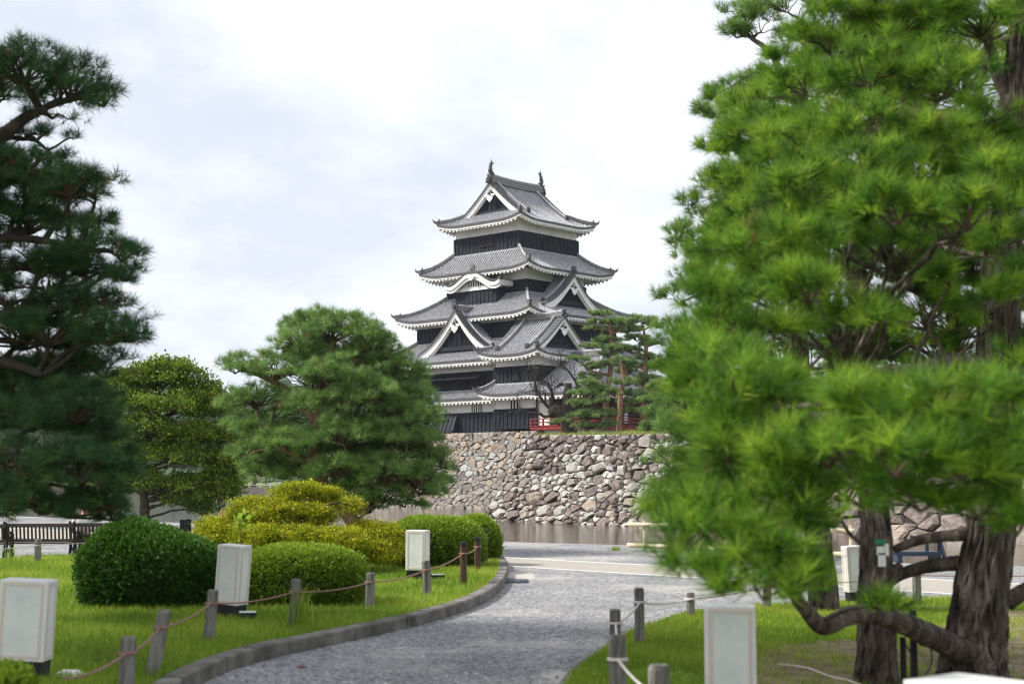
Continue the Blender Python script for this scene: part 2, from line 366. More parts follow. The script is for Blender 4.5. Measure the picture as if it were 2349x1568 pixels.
def skirt(par, hx, hy, ze, ihx, ihy, zi, cx=0, cy=0, lift=.35, sides='LFRB', ov=None, name='roof', hips=(0, 1, 2, 3), c=.28):
    """hipped skirt roof between an eave rectangle and a wall rectangle"""
    Nx, Ny = hx - ihx, hy - ihy; T, E_, Wt, R_, RT, O = MB(), MB(), MB(), Multi(), Multi(), Multi()
    S = {'L': Side((cx - hx, cy + hy), (0, -1), (1, 0), 2 * hy, Nx, Ny / Nx, Ny / Nx, ze, zi - ze, lift, c),
         'F': Side((cx - hx, cy - hy), (1, 0), (0, 1), 2 * hx, Ny, Nx / Ny, Nx / Ny, ze, zi - ze, lift, c),
         'R': Side((cx + hx, cy - hy), (0, 1), (-1, 0), 2 * hy, Nx, Ny / Nx, Ny / Nx, ze, zi - ze, lift, c),
         'B': Side((cx + hx, cy + hy), (-1, 0), (0, -1), 2 * hx, Ny, Nx / Ny, Nx / Ny, ze, zi - ze, lift, c)}
    for k in sides:
        s = S[k]; newp(RT); tile_side(T, s); eaves(E_, Wt, s, min(s.N, (ov or s.N)) if ov else s.N * .96)
        strip(RT, s, s.nmax - .16, s.nmax + .05, -.1, .12)
    for i, k in enumerate('LFRB'):
        if k in sides and i in hips: hip(R_, RT, O, S[k], 1, S[k].N * .98)
    r = T.build(name, [M['tile'], M['tile_flat_shaded'], M['tile_end']], par)
    E_.build('eave_edge', M['tile_end'], r); Wt.build('rafters', M['plaster'], r)['kind'] = 'stuff'
    R_.build('hip_ridge', M['ridge'], r); RT.build('ridge_cap', M['ridgetop'], r); O.build('ridge_ornament', M['iron'], r)
    return r, S

def wall_faces(hx, hy, cx, cy):
    return {'L': ((cx - hx, cy + hy), (0, -1), (-1, 0), 2 * hy), 'F': ((cx - hx, cy - hy), (1, 0), (0, -1), 2 * hx),
            'R': ((cx + hx, cy - hy), (0, 1), (1, 0), 2 * hy), 'B': ((cx + hx, cy + hy), (-1, 0), (0, 1), 2 * hx)}
def storey(par, hx, hy, zb, zm, zt, cx=0, cy=0, battens=.45, wins=(), holes=(), skip=''):
    P_ = MB(); P_.box((cx, cy, (zb + zt) / 2), (hx, hy, (zt - zb) / 2)); P_.build('plaster_wall', M['plaster'], par)
    B = MB(); g = .07
    B.box((cx, cy, (zb + zm) / 2), (hx + g, hy + g, (zm - zb) / 2))
    B.box((cx, cy, zm + .03), (hx + g + .06, hy + g + .06, .05)); B.box((cx, cy, zm - .14), (hx + g + .03, hy + g + .03, .07))
    B.box((cx, cy, zb + .12), (hx + g + .03, hy + g + .03, .07))
    fc = wall_faces(hx + g, hy + g, cx, cy)
    for k, (A, e_, o_, ln) in fc.items():
        if k in 'B' + skip: continue
        m = int(ln / battens)
        for i in range(m + 1):
            a = ln * i / m; w = .1 if i in (0, m) else .035
            c = (A[0] + e_[0] * a + o_[0] * .02, A[1] + e_[1] * a + o_[1] * .02, (zb + zm) / 2)
            B.box(c, (w if e_[0] else .035, w if e_[1] else .035, (zm - zb) / 2 - .02))
        nb = max(2, int((zm - zb) / .28))
        for i in range(1, nb):
            z = zb + (zm - zb) * i / nb
            c = (A[0] + e_[0] * ln / 2 + o_[0] * .004, A[1] + e_[1] * ln / 2 + o_[1] * .004, z)
            B.box(c, (ln / 2 if e_[0] else .012, ln / 2 if e_[1] else .012, .012))
    b = B.build('board_wall', M['board'], par)
    for (k, a0, a1, z0, z1, kind) in wins:
        A, e_, o_, ln = fc[k]
        def q(a, o, z): return (A[0] + e_[0] * a + o_[0] * o, A[1] + e_[1] * a + o_[1] * o, z)
        wi = MB(); ac = (a0 + a1) / 2; ha = (a1 - a0) / 2
        def bx(mi, a, ha_, o, ho, z, hz): wi.box(q(a, o, z), (ha_ if e_[0] else ho, ha_ if e_[1] else ho, hz), mi)
        if kind == 'slit':      # white plaster posts in an opening in the plaster
            bx(1, ac, ha, -.065, .012, (z0 + z1) / 2, (z1 - z0) / 2); n_ = max(2, int((a1 - a0) / .24))
            for i in range(n_ + 1): bx(2, a0 + (a1 - a0) * i / n_, .05, -.02, .045, (z0 + z1) / 2, (z1 - z0) / 2)
            wi.build('window', [M['board'], M['dark'], M['plaster']], par); continue
        bx(1, ac, ha, .03, .012, (z0 + z1) / 2, (z1 - z0) / 2)
        n_ = max(3, int((a1 - a0) / .15))
        for i in range(1, n_): bx(2, a0 + (a1 - a0) * i / n_, .028, .065, .025, (z0 + z1) / 2, (z1 - z0) / 2)
        for zz in (z0, z1): bx(0, ac, ha + .06, .07, .045, zz, .045)
        for aa in (a0, a1): bx(0, aa, .045, .072, .045, (z0 + z1) / 2, (z1 - z0) / 2 + .03)
        w = wi.build('window', [M['board'], M['dark'], M['redwood']], par)
        if kind == 'awning':
            aw = MB(); L_ = 1.0; n_ = max(3, int((a1 - a0) / .3))
            aw.hexa([q(a0, .08, z1 + .16), q(a1, .08, z1 + .16), q(a1, L_, z1 - .22), q(a0, L_, z1 - .22)], [q(a0, .08, z1 + .2), q(a1, .08, z1 + .2), q(a1, L_, z1 - .18), q(a0, L_, z1 - .18)])
            for i in range(n_ + 1):
                a = a0 + (a1 - a0) * i / n_; aw.bar(q(a, .08, z1 + .21), q(a, L_, z1 - .17), .04, .06)
            for a in (a0 + .1, a1 - .1): aw.bar(q(a, .1, z0 + .1), q(a, L_ - .05, z1 - .22), .03, .03)
            aw.build('awning_shutter', M['board'], w)
    for (k, a, z, hh) in holes:
        A, e_, o_, ln = fc[k]; hb = MB()
        hb.box((A[0] + e_[0] * a + o_[0] * .012, A[1] + e_[1] * a + o_[1] * .012, z), (.09 if e_[0] else .03, .09 if e_[1] else .03, hh), 0)
        hb.box((A[0] + e_[0] * a + o_[0] * .03, A[1] + e_[1] * a + o_[1] * .03, z), (.055 if e_[0] else .02, .055 if e_[1] else .02, hh - .05), 1)
        hb.build('loophole', [M['board'], M['dark']], par)

HEART = [(0, -.48), (-.14, -.34), (-.30, -.22), (-.40, -.04), (-.34, .12), (-.52, .10), (-.62, .24), (-.50, .34), (-.30, .32), (-.12, .42), (.12, .42), (.30, .32), (.50, .34), (.62, .24), (.52, .10), (.34, .12), (.40, -.04), (.30, -.22), (.14, -.34)]
def gable_front(par, O, e_, d, hw, zc, zbase, bh=.48, ps=1., lat='bars', zfoot=None):
    """O: plan point on the barge plane centre; e_ lateral, d outward; zc(l) height of the roof surface; zbase foot of the tympanum"""
    e3 = np.array([e_[0], e_[1], 0.]); d3 = np.array([d[0], d[1], 0.]); O3 = np.array([O[0], O[1], 0.])
    def q(l, o, z): return O3 + e3 * l + d3 * o + np.array([0, 0, z])
    Bm = MB(); k = 12
    for sgn in (-1, 1):
        for (o0, o1, t0, t1) in ((-.06, .10, .02, bh), (-.2, -.05, bh * .8, bh * 1.28), (.08, .14, .02, .14)):
            vs = []
            for i in range(k + 1):
                l = hw * 1.02 * i / k; wd = 1 + .25 * i / k; z = zc(l)
                for o, t in ((o0, t1 * wd), (o1, t1 * wd), (o1, t0), (o0, t0)): vs.append(q(l * sgn, o, z - t))
            Bm.add(vs, [(i * 4 + j, i * 4 + (j + 1) % 4, i * 4 + 4 + (j + 1) % 4, i * 4 + 4 + j) for i in range(k) for j in range(4)] + [(k * 4, k * 4 + 1, k * 4 + 2, k * 4 + 3)])
    g = Bm.build('gable', M['plaster'], par)
    # verge tiles: short caps across the edge
    Vt = MB(); ln = 0.; l = 0.12
    while l < hw * 1.04:
        dl = .2 / sqrt(1 + ((zc(l) - zc(l + .05)) / .05) ** 2)
        for sgn in (-1, 1):
            Vt.tube([q(l * sgn, .24, zc(l) + .05), q(l * sgn, -.42, zc(l) + .09)], .085, 6)
        l += dl
    for sgn in (-1, 1):
        Vt.sweep([q(hw * 1.03 * i / k * sgn, -.1, zc(hw * 1.03 * i / k) - .02) for i in range(k + 1)], .62, .06)
    Vt.build('verge_tiles', M['tile_end'], g)['kind'] = 'stuff'
    Lm = MB(); zt = lambda l: zc(abs(l)) - bh * 1.15
    # tympanum
    lm = 0.
    while lm < hw and zt(lm) > zbase + .1: lm += .04
    vs = []; n_ = 16
    for i in range(n_ + 1):
        l = -lm + 2 * lm * i / n_; vs += [q(l, -.4, zbase - .1), q(l, -.4, max(zbase, zt(l)) + .12)]
    Lm.add(vs, [(2 * i, 2 * i + 2, 2 * i + 3, 2 * i + 1) for i in range(n_)], 1)
    st = .15; nb = int(lm / st)
    for i in range(-nb, nb + 1):
        l = i * st; zz = zt(l)
        if zz > zbase + .15: Lm.box(tuple(q(l, -.33, (zbase + zz) / 2 + .03)), (.035 if e_[0] else .04, .035 if e_[1] else .04, (zz - zbase) / 2 + .05), 0)
    if lat == 'grid':
        z = zbase + .3
        while z < zt(0):
            l = lm
            while l > 0 and zt(l) < z: l -= .04
            Lm.box(tuple(q(0, -.32, z)), (l if e_[0] else .03, l if e_[1] else .03, .03), 0); z += .16
    Lm.box(tuple(q(0, -.24, zbase + .06)), (lm * 1.02 if e_[0] else .1, lm * 1.02 if e_[1] else .1, .17), 0)
    Lm.build('lattice', [M['board'], M['dark']], g)
    Pm = MB(); zz = zc(0) - bh * 1.55 - .62 * ps
    Pm.prism([(a * ps, b * ps) for a, b in HEART], q(0, .12, zz), e3, (0, 0, 1), d3 * .08)
    Pm.build('pendant', M['plaster'], g)
    Bs = MB(); Bs.tube([q(0, .16, zz + .36 * ps), q(0, .34, zz + .36 * ps)], .14 * ps, 6); Bs.build('boss', M['iron'], g)
    return g

def chidori(par, O, e_, d, hw, zf, za, depth, c=.55, ps=.85):
    """dormer gable; O plan point on barge plane, d outward, roof runs back by depth"""
    zc = lambda l: za - (za - zf) * ((1 + c) * (abs(l) / hw) - c * (abs(l) / hw) ** 2)
    T, R_, RT, O_ = MB(), Multi(), Multi(), Multi()
    e3 = np.array([e_[0], e_[1], 0.]); d3 = np.array([d[0], d[1], 0.]); O3 = np.array([O[0], O[1], 0.])
    def q(l, o, z): return O3 + e3 * l + d3 * o + np.array([0, 0, z])
    for sgn in (-1, 1):
        vs = []; k = 10
        for i in range(k + 1):
            l = hw * 1.1 * i / k
            for o in (.1, -depth): vs.append(q(l * sgn, o, zc(l)))
        T.add(vs, [(2 * i, 2 * i + 1, 2 * i + 3, 2 * i + 2) for i in range(k)], 1)
        o = -.62
        while o > -depth:
            T.tube([q(hw * 1.1 * i / 9 * sgn, o, zc(hw * 1.1 * i / 9) + .01) for i in range(10)], .08, 6, 0, tint=random.random()); o -= .27
        pts = [q((.2 + (hw * .9 - .2) * i / 8) * sgn, -.55, zc(.2 + (hw * .9 - .2) * i / 8)) for i in range(9)]
        ridge_line(R_, RT, pts, .24, .22); oni(O_, pts[-1] + [0, 0, .12], e3[:2] * sgn, .6)
    r = T.build('dormer_roof', [M['tile'], M['tile_flat_shaded'], M['tile_end']], par)
    rp = [q(0, .05, za), q(0, -depth, za)]; newp(R_, RT)
    R_.sweep(rp, .34, .42); RT.tube([p + np.array([0, 0, .46]) for p in rp], .12, 7)
    oni(O_, q(0, .06, za + .22), d, 1.05)
    R_.build('ridge', M['ridge'], r); RT.build('ridge_cap', M['ridgetop'], r); O_.build('ridge_ornament', M['iron'], r)
    gable_front(par, O, e_, d, hw, zc, zf + .25, .56, ps)

def irimoya(par, hx, hy, ze, rise, axis, gpl, cx=0, cy=0, lift=.4, ov=1.1, rh=.7, fish=False, lat='bars', ps=.9, bh=.48, c=.33, rcap=1.):
    """hip-and-gable roof; axis: ridge along 'x' or 'y'; gpl: distance of the barge plane from the centre along the ridge axis"""
    hr = hx if axis == 'x' else hy; hn = hy if axis == 'x' else hx      # half length along ridge, half across
    ng = hr - gpl; T, E_, Wt, R_, RT, O = MB(), MB(), MB(), Multi(), Multi(), Multi()
    def sides():
        base = {'L': ((cx - hx, cy + hy), (0, -1), (1, 0), 2 * hy), 'F': ((cx - hx, cy - hy), (1, 0), (0, 1), 2 * hx),
                'R': ((cx + hx, cy - hy), (0, 1), (-1, 0), 2 * hy), 'B': ((cx + hx, cy + hy), (-1, 0), (0, -1), 2 * hx)}
        out = {}
        for k, (A, e_, n_, ln) in base.items():
            longs = (k in 'FB') == (axis == 'x')
            out[k] = Side(A, e_, n_, ln, hn, 1, 1, ze, rise, lift, c, nmax=hn if longs else ng + .55, ng=ng if longs else 1e9, Nl=hn)
        return out
    S = sides()
    for k, s in S.items():
        tile_side(T, s); eaves(E_, Wt, s, ov)
        hip(R_, RT, O, s, 1, ng, 0., .28)
    r = T.build('roof', [M['tile'], M['tile_flat_shaded'], M['tile_end']], par)
    prof = S['F' if axis == 'x' else 'L']
    zc = lambda l: ze + rise * ((1 - c) * (hn - abs(l)) / hn + c * ((hn - abs(l)) / hn) ** 2)
    for sg in (-1, 1):
        if axis == 'x': O2 = (cx + sg * gpl, cy); e_ = (0, -sg); d = (sg, 0)
        else: O2 = (cx, cy + sg * gpl); e_ = (sg, 0); d = (0, sg)
        zb = ze + rise * ((1 - c) * ng / hn + c * (ng / hn) ** 2) + .12
        gable_front(par, O2, e_, d, hn - ng, zc, zb, bh, ps, lat)
        # descending ridges
        for t in (-1, 1):
            pts = []
            for i in range(9):
                l = .15 + (hn - ng * .75 - .15) * i / 8
                p = np.array([O2[0] - d[0] * .75 + e_[0] * l * t, O2[1] - d[1] * .75 + e_[1] * l * t, zc(l)]); pts.append(p)
            ridge_line(R_, RT, pts, .26, .28); oni(O, pts[-1] + [0, 0, .15], (e_[0] * t, e_[1] * t), .7)
    za = ze + rise; pts = []
    ln = gpl + .1
    for i in range(11):
        u = -1 + 2 * i / 10; z = za - .05 + .12 * u * u
        pts.append((cx + u * ln, cy, z) if axis == 'x' else (cx, cy + u * ln, z))
    newp(R_, RT); R_.sweep(pts, .42, rh)
    Wd = MB(); nl = max(2, int(rh / .2))
    for i in range(nl):
        Wd.sweep([np.array(p) + [0, 0, .1 + rh * i / nl] for p in pts], .47, .035)
    Wd.build('mortar_line', M['ridgetop'], r)
    RT.tube([np.array(p) + [0, 0, rh + .03] for p in pts], .15, 7)
    for sg in (-1, 1):
        e0 = pts[0] if sg < 0 else pts[-1]; dv = (sg, 0) if axis == 'x' else (0, sg)
        oni(O, np.array(e0) + [dv[0] * .02, dv[1] * .02, rh * .42], dv, 1.0 * rcap); oni(O, np.array(e0) + [dv[0] * .25, dv[1] * .25, -.05], dv, .8 * rcap)
        if fish:
            d3 = np.array([dv[0], dv[1], 0.]); b = np.array(e0) + np.array([0, 0, rh + .1]) - d3 * .12
            f = MB(); P_ = [b + d3 * .25 * -1, b - d3 * .02 + [0, 0, .06], b + d3 * .14 + [0, 0, .32], b + d3 * .10 + [0, 0, .62], b - d3 * .02 + [0, 0, .86], b - d3 * .02 + [0, 0, 1.02]]
            f.tube(P_, [.17, .22, .19, .14, .09, .05], 8)
            e3 = np.array([-d3[1], d3[0], 0])
            f.prism([(0, 0), (-.26, .16), (-.20, .02), (-.32, -.04), (-.1, -.12)], b + np.array([0, 0, 1.0]) - e3 * .04, d3, (0, 0, 1), e3 * .08)
            f.prism([(0, 0), (-.05, .32), (.05, .22), (.1, .02)], b + np.array([0, 0, .95]) - e3 * .04, d3, (0, 0, 1), e3 * .08)
            for hh in (.3, .55, .75): f.prism([(.1, 0), (.26, .14), (.12, .16)], b + d3 * .04 + np.array([0, 0, hh]) - e3 * .03, d3, (0, 0, 1), e3 * .06)
            for hh in (.35, .6): f.prism([(-.1, 0), (-.24, .16), (-.08, .16)], b + d3 * .04 + np.array([0, 0, hh]) - e3 * .03, d3, (0, 0, 1), e3 * .06)
            f.build('fish_finial', M['iron'], par)
            rod = MB(); rod.tube([b + [0, 0, 1.0], b + np.array([0, 0, 1.45])], .014, 4); rod.build('lightning_rod', M['iron'], par)
    E_.build('eave_edge', M['tile_end'], r); Wt.build('rafters', M['plaster'], r)['kind'] = 'stuff'
    R_.build('ridge', M['ridge'], r); RT.build('ridge_cap', M['ridgetop'], r); O.build('ridge_ornament', M['iron'], r)

keep = empty('castle_keep', (KC[0], KC[1], 5.1), 'tall black and white castle keep with five tiers of grey tiled roofs', 'castle', 'towers of the castle', TH)
KO = MB
class _Sub: pass
# children are modelled in castle axes at world height, so shift them by a parent-space offset
def finish_castle(par, z0):
    for ch in par.children: ch.location.z = -z0
# T1 + T2 (same plan)
storey(keep, 7.5, 7.9, 5.15, 6.72, 7.75, wins=[('L', 9.75, 11.05, 6.8, 7.62, 'slit'), ('L', 3.0, 3.9, 6.8, 7.62, 'slit')], holes=[('L', a, 6.0, .14) for a in (9.1, 10.8)])
# slanted stone-drop boxes on the left face
for (y1, y0) in ((7.9, 5.4), (2.9, -.4)):
    s = MB(); g = .1
    lo = [(-8.35, y0, 5.2), (-8.35, y1, 5.2), (-7.52, y1, 5.2), (-7.52, y0, 5.2)]; hi = [(-7.62, y0 + .15, 6.76), (-7.62, y1 - .15, 6.76), (-7.5, y1 - .15, 6.76), (-7.5, y0 + .15, 6.76)]
    s.hexa(lo, hi); k = int((y1 - y0) / .42)
    for i in range(k + 1):
        y = y0 + (y1 - y0) * i / k; s.bar((-8.38, y, 5.22), (-7.65, y0 + .15 + (y1 - y0 - .3) * i / k, 6.74), .07, .07)
    for i in range(1, 5): u = i / 5; s.bar((-8.36 + .73 * u, y0 + .1, 5.2 + 1.56 * u), (-8.36 + .73 * u, y1 - .1, 5.2 + 1.56 * u), .02, .02)
    s.bar((-8.4, y0 - .02, 5.22), (-8.4, y1 + .02, 5.22), .1, .16)
    b = s.build('stone_drop_box', M['board'], keep)
    for (u, v) in ((.3, .62), (.62, .66)):
        h = MB(); h.box((-8.38 + .73 * v - .0, y0 + (y1 - y0) * u, 5.2 + 1.56 * v), (.06, .07, .13)); h.build('loophole', M['dark'], b)
skirt(keep, 8.5, 8.9, 7.9, 7.5, 7.9, 8.72, lift=.2)
storey(keep, 7.5, 7.9, 8.6, 10.12, 10.95, wins=[('L', 3.3 + i * 2.05, 5.2 + i * 2.05, 8.95, 9.75, 'awning') for i in range(4)] + [('F', 9.6, 11.4, 9.05, 9.8, 'awning')])
skirt(keep, 8.9, 9.3, 11.03, 5.6, 6.53, 13.1, lift=.4, ov=1.4)
storey(keep, 5.6, 6.53, 12.9, 14.34, 14.95, holes=[('L', .9, 13.75, .22), ('L', 10.6, 13.6, .14), ('F', 9.2, 13.6, .2), ('F', 2.2, 13.6, .14)], wins=[('F', 4.2, 6.2, 13.15, 13.95, 'awning')])
skirt(keep, 7.15, 7.97, 14.93, 3.8, 4.63, 17.1, lift=.42, ov=1.55)
storey(keep, 3.8, 4.63, 16.7, 18.05, 19.1, holes=[('L', 7.6, 17.5, .2), ('F', 1.2, 17.5, .14)])
skirt(keep, 5.65, 6.52, 18.95, 3.83, 3.76, 20.95, lift=.42, ov=1.8)
storey(keep, 3.83, 3.76, 20.85, 22.29, 23.7, wins=[('L', 3.1, 3.8, 21.4, 22.08, 'bars'), ('L', 3.95, 4.65, 21.4, 22.08, 'bars'), ('F', 3.05, 3.7, 21.4, 22.08, 'bars'), ('F', 3.85, 4.5, 21.4, 22.08, 'bars')],
       holes=[('L', .95, 21.55, .13), ('L', 2.35, 21.75, .24), ('L', 5.5, 21.75, .13), ('L', 6.8, 21.85, .24), ('F', .9, 21.85, .13), ('F', 2.3, 21.85, .24), ('F', 5.3, 21.7, .13), ('F', 6.7, 21.65, .24)])
irimoya(keep, 4.99, 4.97, 23.3, 3.75, 'x', 3.3, lift=.42, ov=1.15, rh=.62, fish=True)
chidori(keep, (-7.6, 0), (0, -1), (-1, 0), 4.15, 11.95, 15.45, 2.2, ps=.95)
chidori(keep, (-.2, -6.7), (1, 0), (0, -1), 3.6, 15.9, 18.6, 2.2, ps=.8)
# karahafu bay on the left face of the fourth storey
bay = MB(); bay.box((-4.4, .1, 16.6), (.62, 2.4, .85)); bay.box((-4.4, .1, 17.47), (.68, 2.46, .05)); bay.box((-4.4, .1, 17.3), (.655, 2.43, .06))
for i in range(11): bay.box((-5.03, .1 - 2.35 + 4.7 * i / 10, 16.65), (.03, .045, .78))
for i in range(1, 5): bay.box((-5.025, .1, 15.95 + .32 * i), (.012, 2.4, .012))
bay.build('bay_boards', M['board'], keep)
kz = lambda l: 17.95 + 1.0 * (0.5 + .5 * cos(pi * min(1, abs(l) / 2.6))) ** .85 + .12 * max(0, abs(l) - 2.6) ** 2 * 3
by = .15; kw = 3.35
T, Wt, E_ = MB(), MB(), MB(); vs = []; k = 28
for i in range(k + 1):
    l = -kw + 2 * kw * i / k; vs += [(-5.55, by + l, kz(l)), (-3.7, by + l, kz(l))]
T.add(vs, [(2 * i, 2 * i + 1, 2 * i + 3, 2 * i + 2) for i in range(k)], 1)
x = -5.1
while x < -3.75:
    T.tube([(x, by - kw + 2 * kw * i / k, kz(-kw + 2 * kw * i / k) + .02) for i in range(k + 1)], .08, 6, 0); x += .27
E_.sweep([(-5.52, by - kw + 2 * kw * i / k, kz(-kw + 2 * kw * i / k) - .1) for i in range(k + 1)], .1, .12)
l = -kw
while l <= kw:
    E_.tube([(-5.66, by + l, kz(l) + .07), (-5.2, by + l, kz(l) + .09)], .09, 6); l += .2 / sqrt(1 + ((kz(l + .05) - kz(l)) / .05) ** 2)
for (o, t0, t1) in ((-5.56, .07, .36), (-5.46, .3, .62)):
    Wt.sweep([(o, by + (-kw + 2 * kw * i / k) * .985, kz(-kw + 2 * kw * i / k) - t1) for i in range(k + 1)], .14, t1 - t0)
for sg in (-1, 1):
    yy = by + sg * (kw - .12); Wt.box((-4.6, yy, kz(kw) - .25), (.88, .06, .14))
    for i in range(5): Wt.box((-5.2 + i * .38, yy - sg * .15, kz(kw) - .46), (.08, .3, .08))
r = T.build('curved_gable_roof', [M['tile'], M['tile_flat_shaded'], M['tile_end']], keep); E_.build('eave_edge', M['tile_end'], r); Wt.build('bargeboard', M['plaster'], r)
tp = MB(); ol = [(-2.35, 17.5), (2.35, 17.5), (2.35, 17.75)] + [(l, kz(l) - .45) for l in np.linspace(2.3, -2.3, 13)] + [(-2.35, 17.75)]
tp.prism([(a, b) for a, b in ol], (-5.05, by, 0), (0, 1, 0), (0, 0, 1), (.9, 0, 0)); tp.box((-5.1, by, 17.56), (.06, 2.5, .14)); tp.build('bay_plaster', M['plaster'], keep)
wn = MB(); wn.box((-5.06, by - .1, 18.02), (.02, .98, .2), 1)
for i in range(8): wn.box((-5.1, by - 1.08 + 1.96 * i / 7, 18.02), (.04, .045, .2), 0)
wn.build('window', [M['plaster'], M['dark']], keep)
pd = MB(); pd.prism([(a * .7, b * .45) for a, b in HEART], (-5.62, by, 18.42), (0, 1, 0), (0, 0, 1), (-.06, 0, 0)); pd.build('pendant', M['plaster'], r)
rd = MB(); rd.sweep([(-5.45, by, 18.98), (-3.8, by, 18.98)], .3, .34); oni(rd, (-5.45, by, 19.1), (-1, 0), 1.); rd.build('ridge', M['ridge'], r)
finish_castle(keep, 5.1)

tur = empty('corner_turret', (KC[0], KC[1], 5.1), 'two-storey turret with arched window against the corner of the castle keep', 'turret', 'towers of the castle', TH)
TX, TY = -6.0, -8.13
storey(tur, 3.0, 2.17, 5.25, 6.8, 7.8, TX, TY, wins=[('L', 1.65, 2.6, 6.86, 7.55, 'slit')], holes=[('L', .6, 6.25, .13), ('L', 3.75, 6.3, .13)], battens=.42)
skirt(tur, 4.1, 3.25, 7.98, 3.0, 2.17, 8.98, TX, TY, lift=.28, hips=(1, 3))
storey(tur, 3.0, 2.17, 8.85, 10.18, 11.1, TX, TY, holes=[('L', .9, 9.65, .18), ('L', 3.55, 9.85, .13)], battens=.42)
irimoya(tur, 4.1, 3.2, 11.1, 3.15, 'y', 2.35, TX, TY, lift=.38, ov=1.0, rh=.42, lat='grid', ps=.8, bh=.42, rcap=.75)
cw = MB(); ol = [(-.36, 0), (.36, 0), (.32, .35), (.22, .65), (.12, .85), (0, 1.02), (-.12, .85), (-.22, .65), (-.32, .35)]
cw.prism([(a * 1.25, b * 1.12 - .04) for a, b in ol], (-9.1, TY - .12, 9.05), (0, 1, 0), (0, 0, 1), (-.05, 0, 0), 0)
cw.prism(ol, (-9.16, TY - .12, 9.08), (0, 1, 0), (0, 0, 1), (-.02, 0, 0), 1)
for i in range(-2, 3): cw.box((-9.2, TY - .12 + i * .12, 9.5 - abs(i) * .06), (.015, .03, .42 - abs(i) * .07), 0)
for i in range(4): cw.box((-9.205, TY - .12, 9.2 + i * .2), (.012, .32 - i * .05, .03), 0)
cw.build('arched_window', [M['board'], M['dark'], M['plaster']], tur)
finish_castle(tur, 5.1)

moon = empty('moon_viewing_turret', (KC[0], KC[1], 4.2), 'single-storey castle pavilion with hipped roof and red wrap-around balcony behind the pines', 'pavilion', 'towers of the castle', TH)
x0, x1, y0, y1 = -9.0, -2.2, -16.0, -10.35
b = MB(); b.box(((x0 + x1) / 2, (y0 + y1) / 2, 4.1), ((x1 - x0) / 2, (y1 - y0) / 2, 1.05)); b.build('plinth_wall', M['plaster'], moon)
b = MB()
for yy in np.arange(y1 - 1.2, y0, -1.9): b.box((x0 - .01, yy, 4.55), (.02, .05, .3)); b.box((x0 - .01, yy - .2, 4.55), (.02, .05, .3))
b.build('plinth_slits', M['dark'], moon)
b = MB(); b.box(((x0 + x1) / 2, (y0 + y1) / 2 - .44, 5.22), ((x1 - x0) / 2 + .85, (y1 - y0) / 2 + .42, .09)); b.build('floor', M['vermilion'], moon)
b = MB(); b.box(((x0 + x1) / 2, (y0 + y1) / 2, 6.5), ((x1 - x0) / 2 - .1, (y1 - y0) / 2 - .1, 1.25)); b.build('screen_wall', M['redwood'], moon)
b = MB(); b.box((x0 + .06, y1 - .75, 6.6), (.05, .65, 1.1)); b.box(((x0 + x1) / 2 + .8, y0 + .06, 6.1), (.35, .05, .5)); b.box(((x0 + x1) / 2, (y0 + y1) / 2, 7.72), ((x1 - x0) / 2 - .05, (y1 - y0) / 2 - .05, .22)); b.build('plaster_panel', M['plaster'], moon)
b = MB()
for i in range(9):
    z = 5.6 + i * .2; b.box((x0 + .0, (y0 + y1) / 2 - .7, z), (.03, (y1 - y0) / 2 - .75, .03)); b.box(((x0 + x1) / 2, y0 + .0, z), ((x1 - x0) / 2 - .1, .03, .03))
b.build('shutter_slats', M['darkbark'], moon)
for (px_, py_) in [(x0, y1 - .02), (x0, y1 - 1.45), (x0, -13.9), (x0, y0), (x0 + 2.2, y0), (x0 + 4.4, y0), (x1, y0)]:
    b = MB(); b.box((px_, py_, 6.5), (.09, .09, 1.25)); b.build('post', M['redwood'], moon)
b = MB(); gx0, gx1, gy0, gy1 = x0 - .8, x1 + .8, y0 - .8, y1 - .05
for z in (5.42, 5.68, 5.95):
    b.bar((gx0, gy1, z), (gx0, gy0 - .15, z), .07, .08); b.bar((gx0 - .15, gy0, z), (gx1, gy0, z), .07, .08)
for y in np.arange(gy0, gy1 + .01, (gy1 - gy0) / 5): b.box((gx0, y, 5.6), (.055, .055, .36))
for x in np.arange(gx0, gx1 + .01, (gx1 - gx0) / 6): b.box((x, gy0, 5.6), (.055, .055, .36))
b.build('balcony_rail', M['vermilion'], moon)
mcx, mcy, mhx, mhy = -5.55, -13.2, 4.55, 3.75
T, E_, Wt, R_, RT, O = MB(), MB(), MB(), Multi(), Multi(), Multi()
S = {'L': Side((mcx - mhx, mcy + mhy), (0, -1), (1, 0), 2 * mhy, mhx, 0., .6, 7.9, 3.1, .3, .15, Nl=mhx),
     'F': Side((mcx - mhx, mcy - mhy), (1, 0), (0, 1), 2 * mhx, mhx * .6, 1 / .6, 1 / .6, 7.9, 3.1, .3, .15, Nl=mhx * .6),
     'R': Side((mcx + mhx, mcy - mhy), (0, 1), (-1, 0), 2 * mhy, mhx, .6, 0., 7.9, 3.1, .3, .15, Nl=mhx)}
for k_, s_ in S.items():
    tile_side(T, s_); eaves(E_, Wt, s_, .95)
hip(R_, RT, O, S['L'], 1, mhx); hip(R_, RT, O, S['F'], 1, mhx * .6)
newp(R_, RT)
rp = [(mcx, mcy + mhy, 11.0), (mcx, mcy - mhy + mhx * .6, 11.0)]
R_.sweep(rp, .34, .4); RT.tube([np.array(p) + [0, 0, .42] for p in rp], .13, 7); oni(O, np.array(rp[1]) + [0, 0, .2], (0, -1), .8)
r = T.build('roof', [M['tile'], M['tile_flat_shaded'], M['tile_end']], moon)
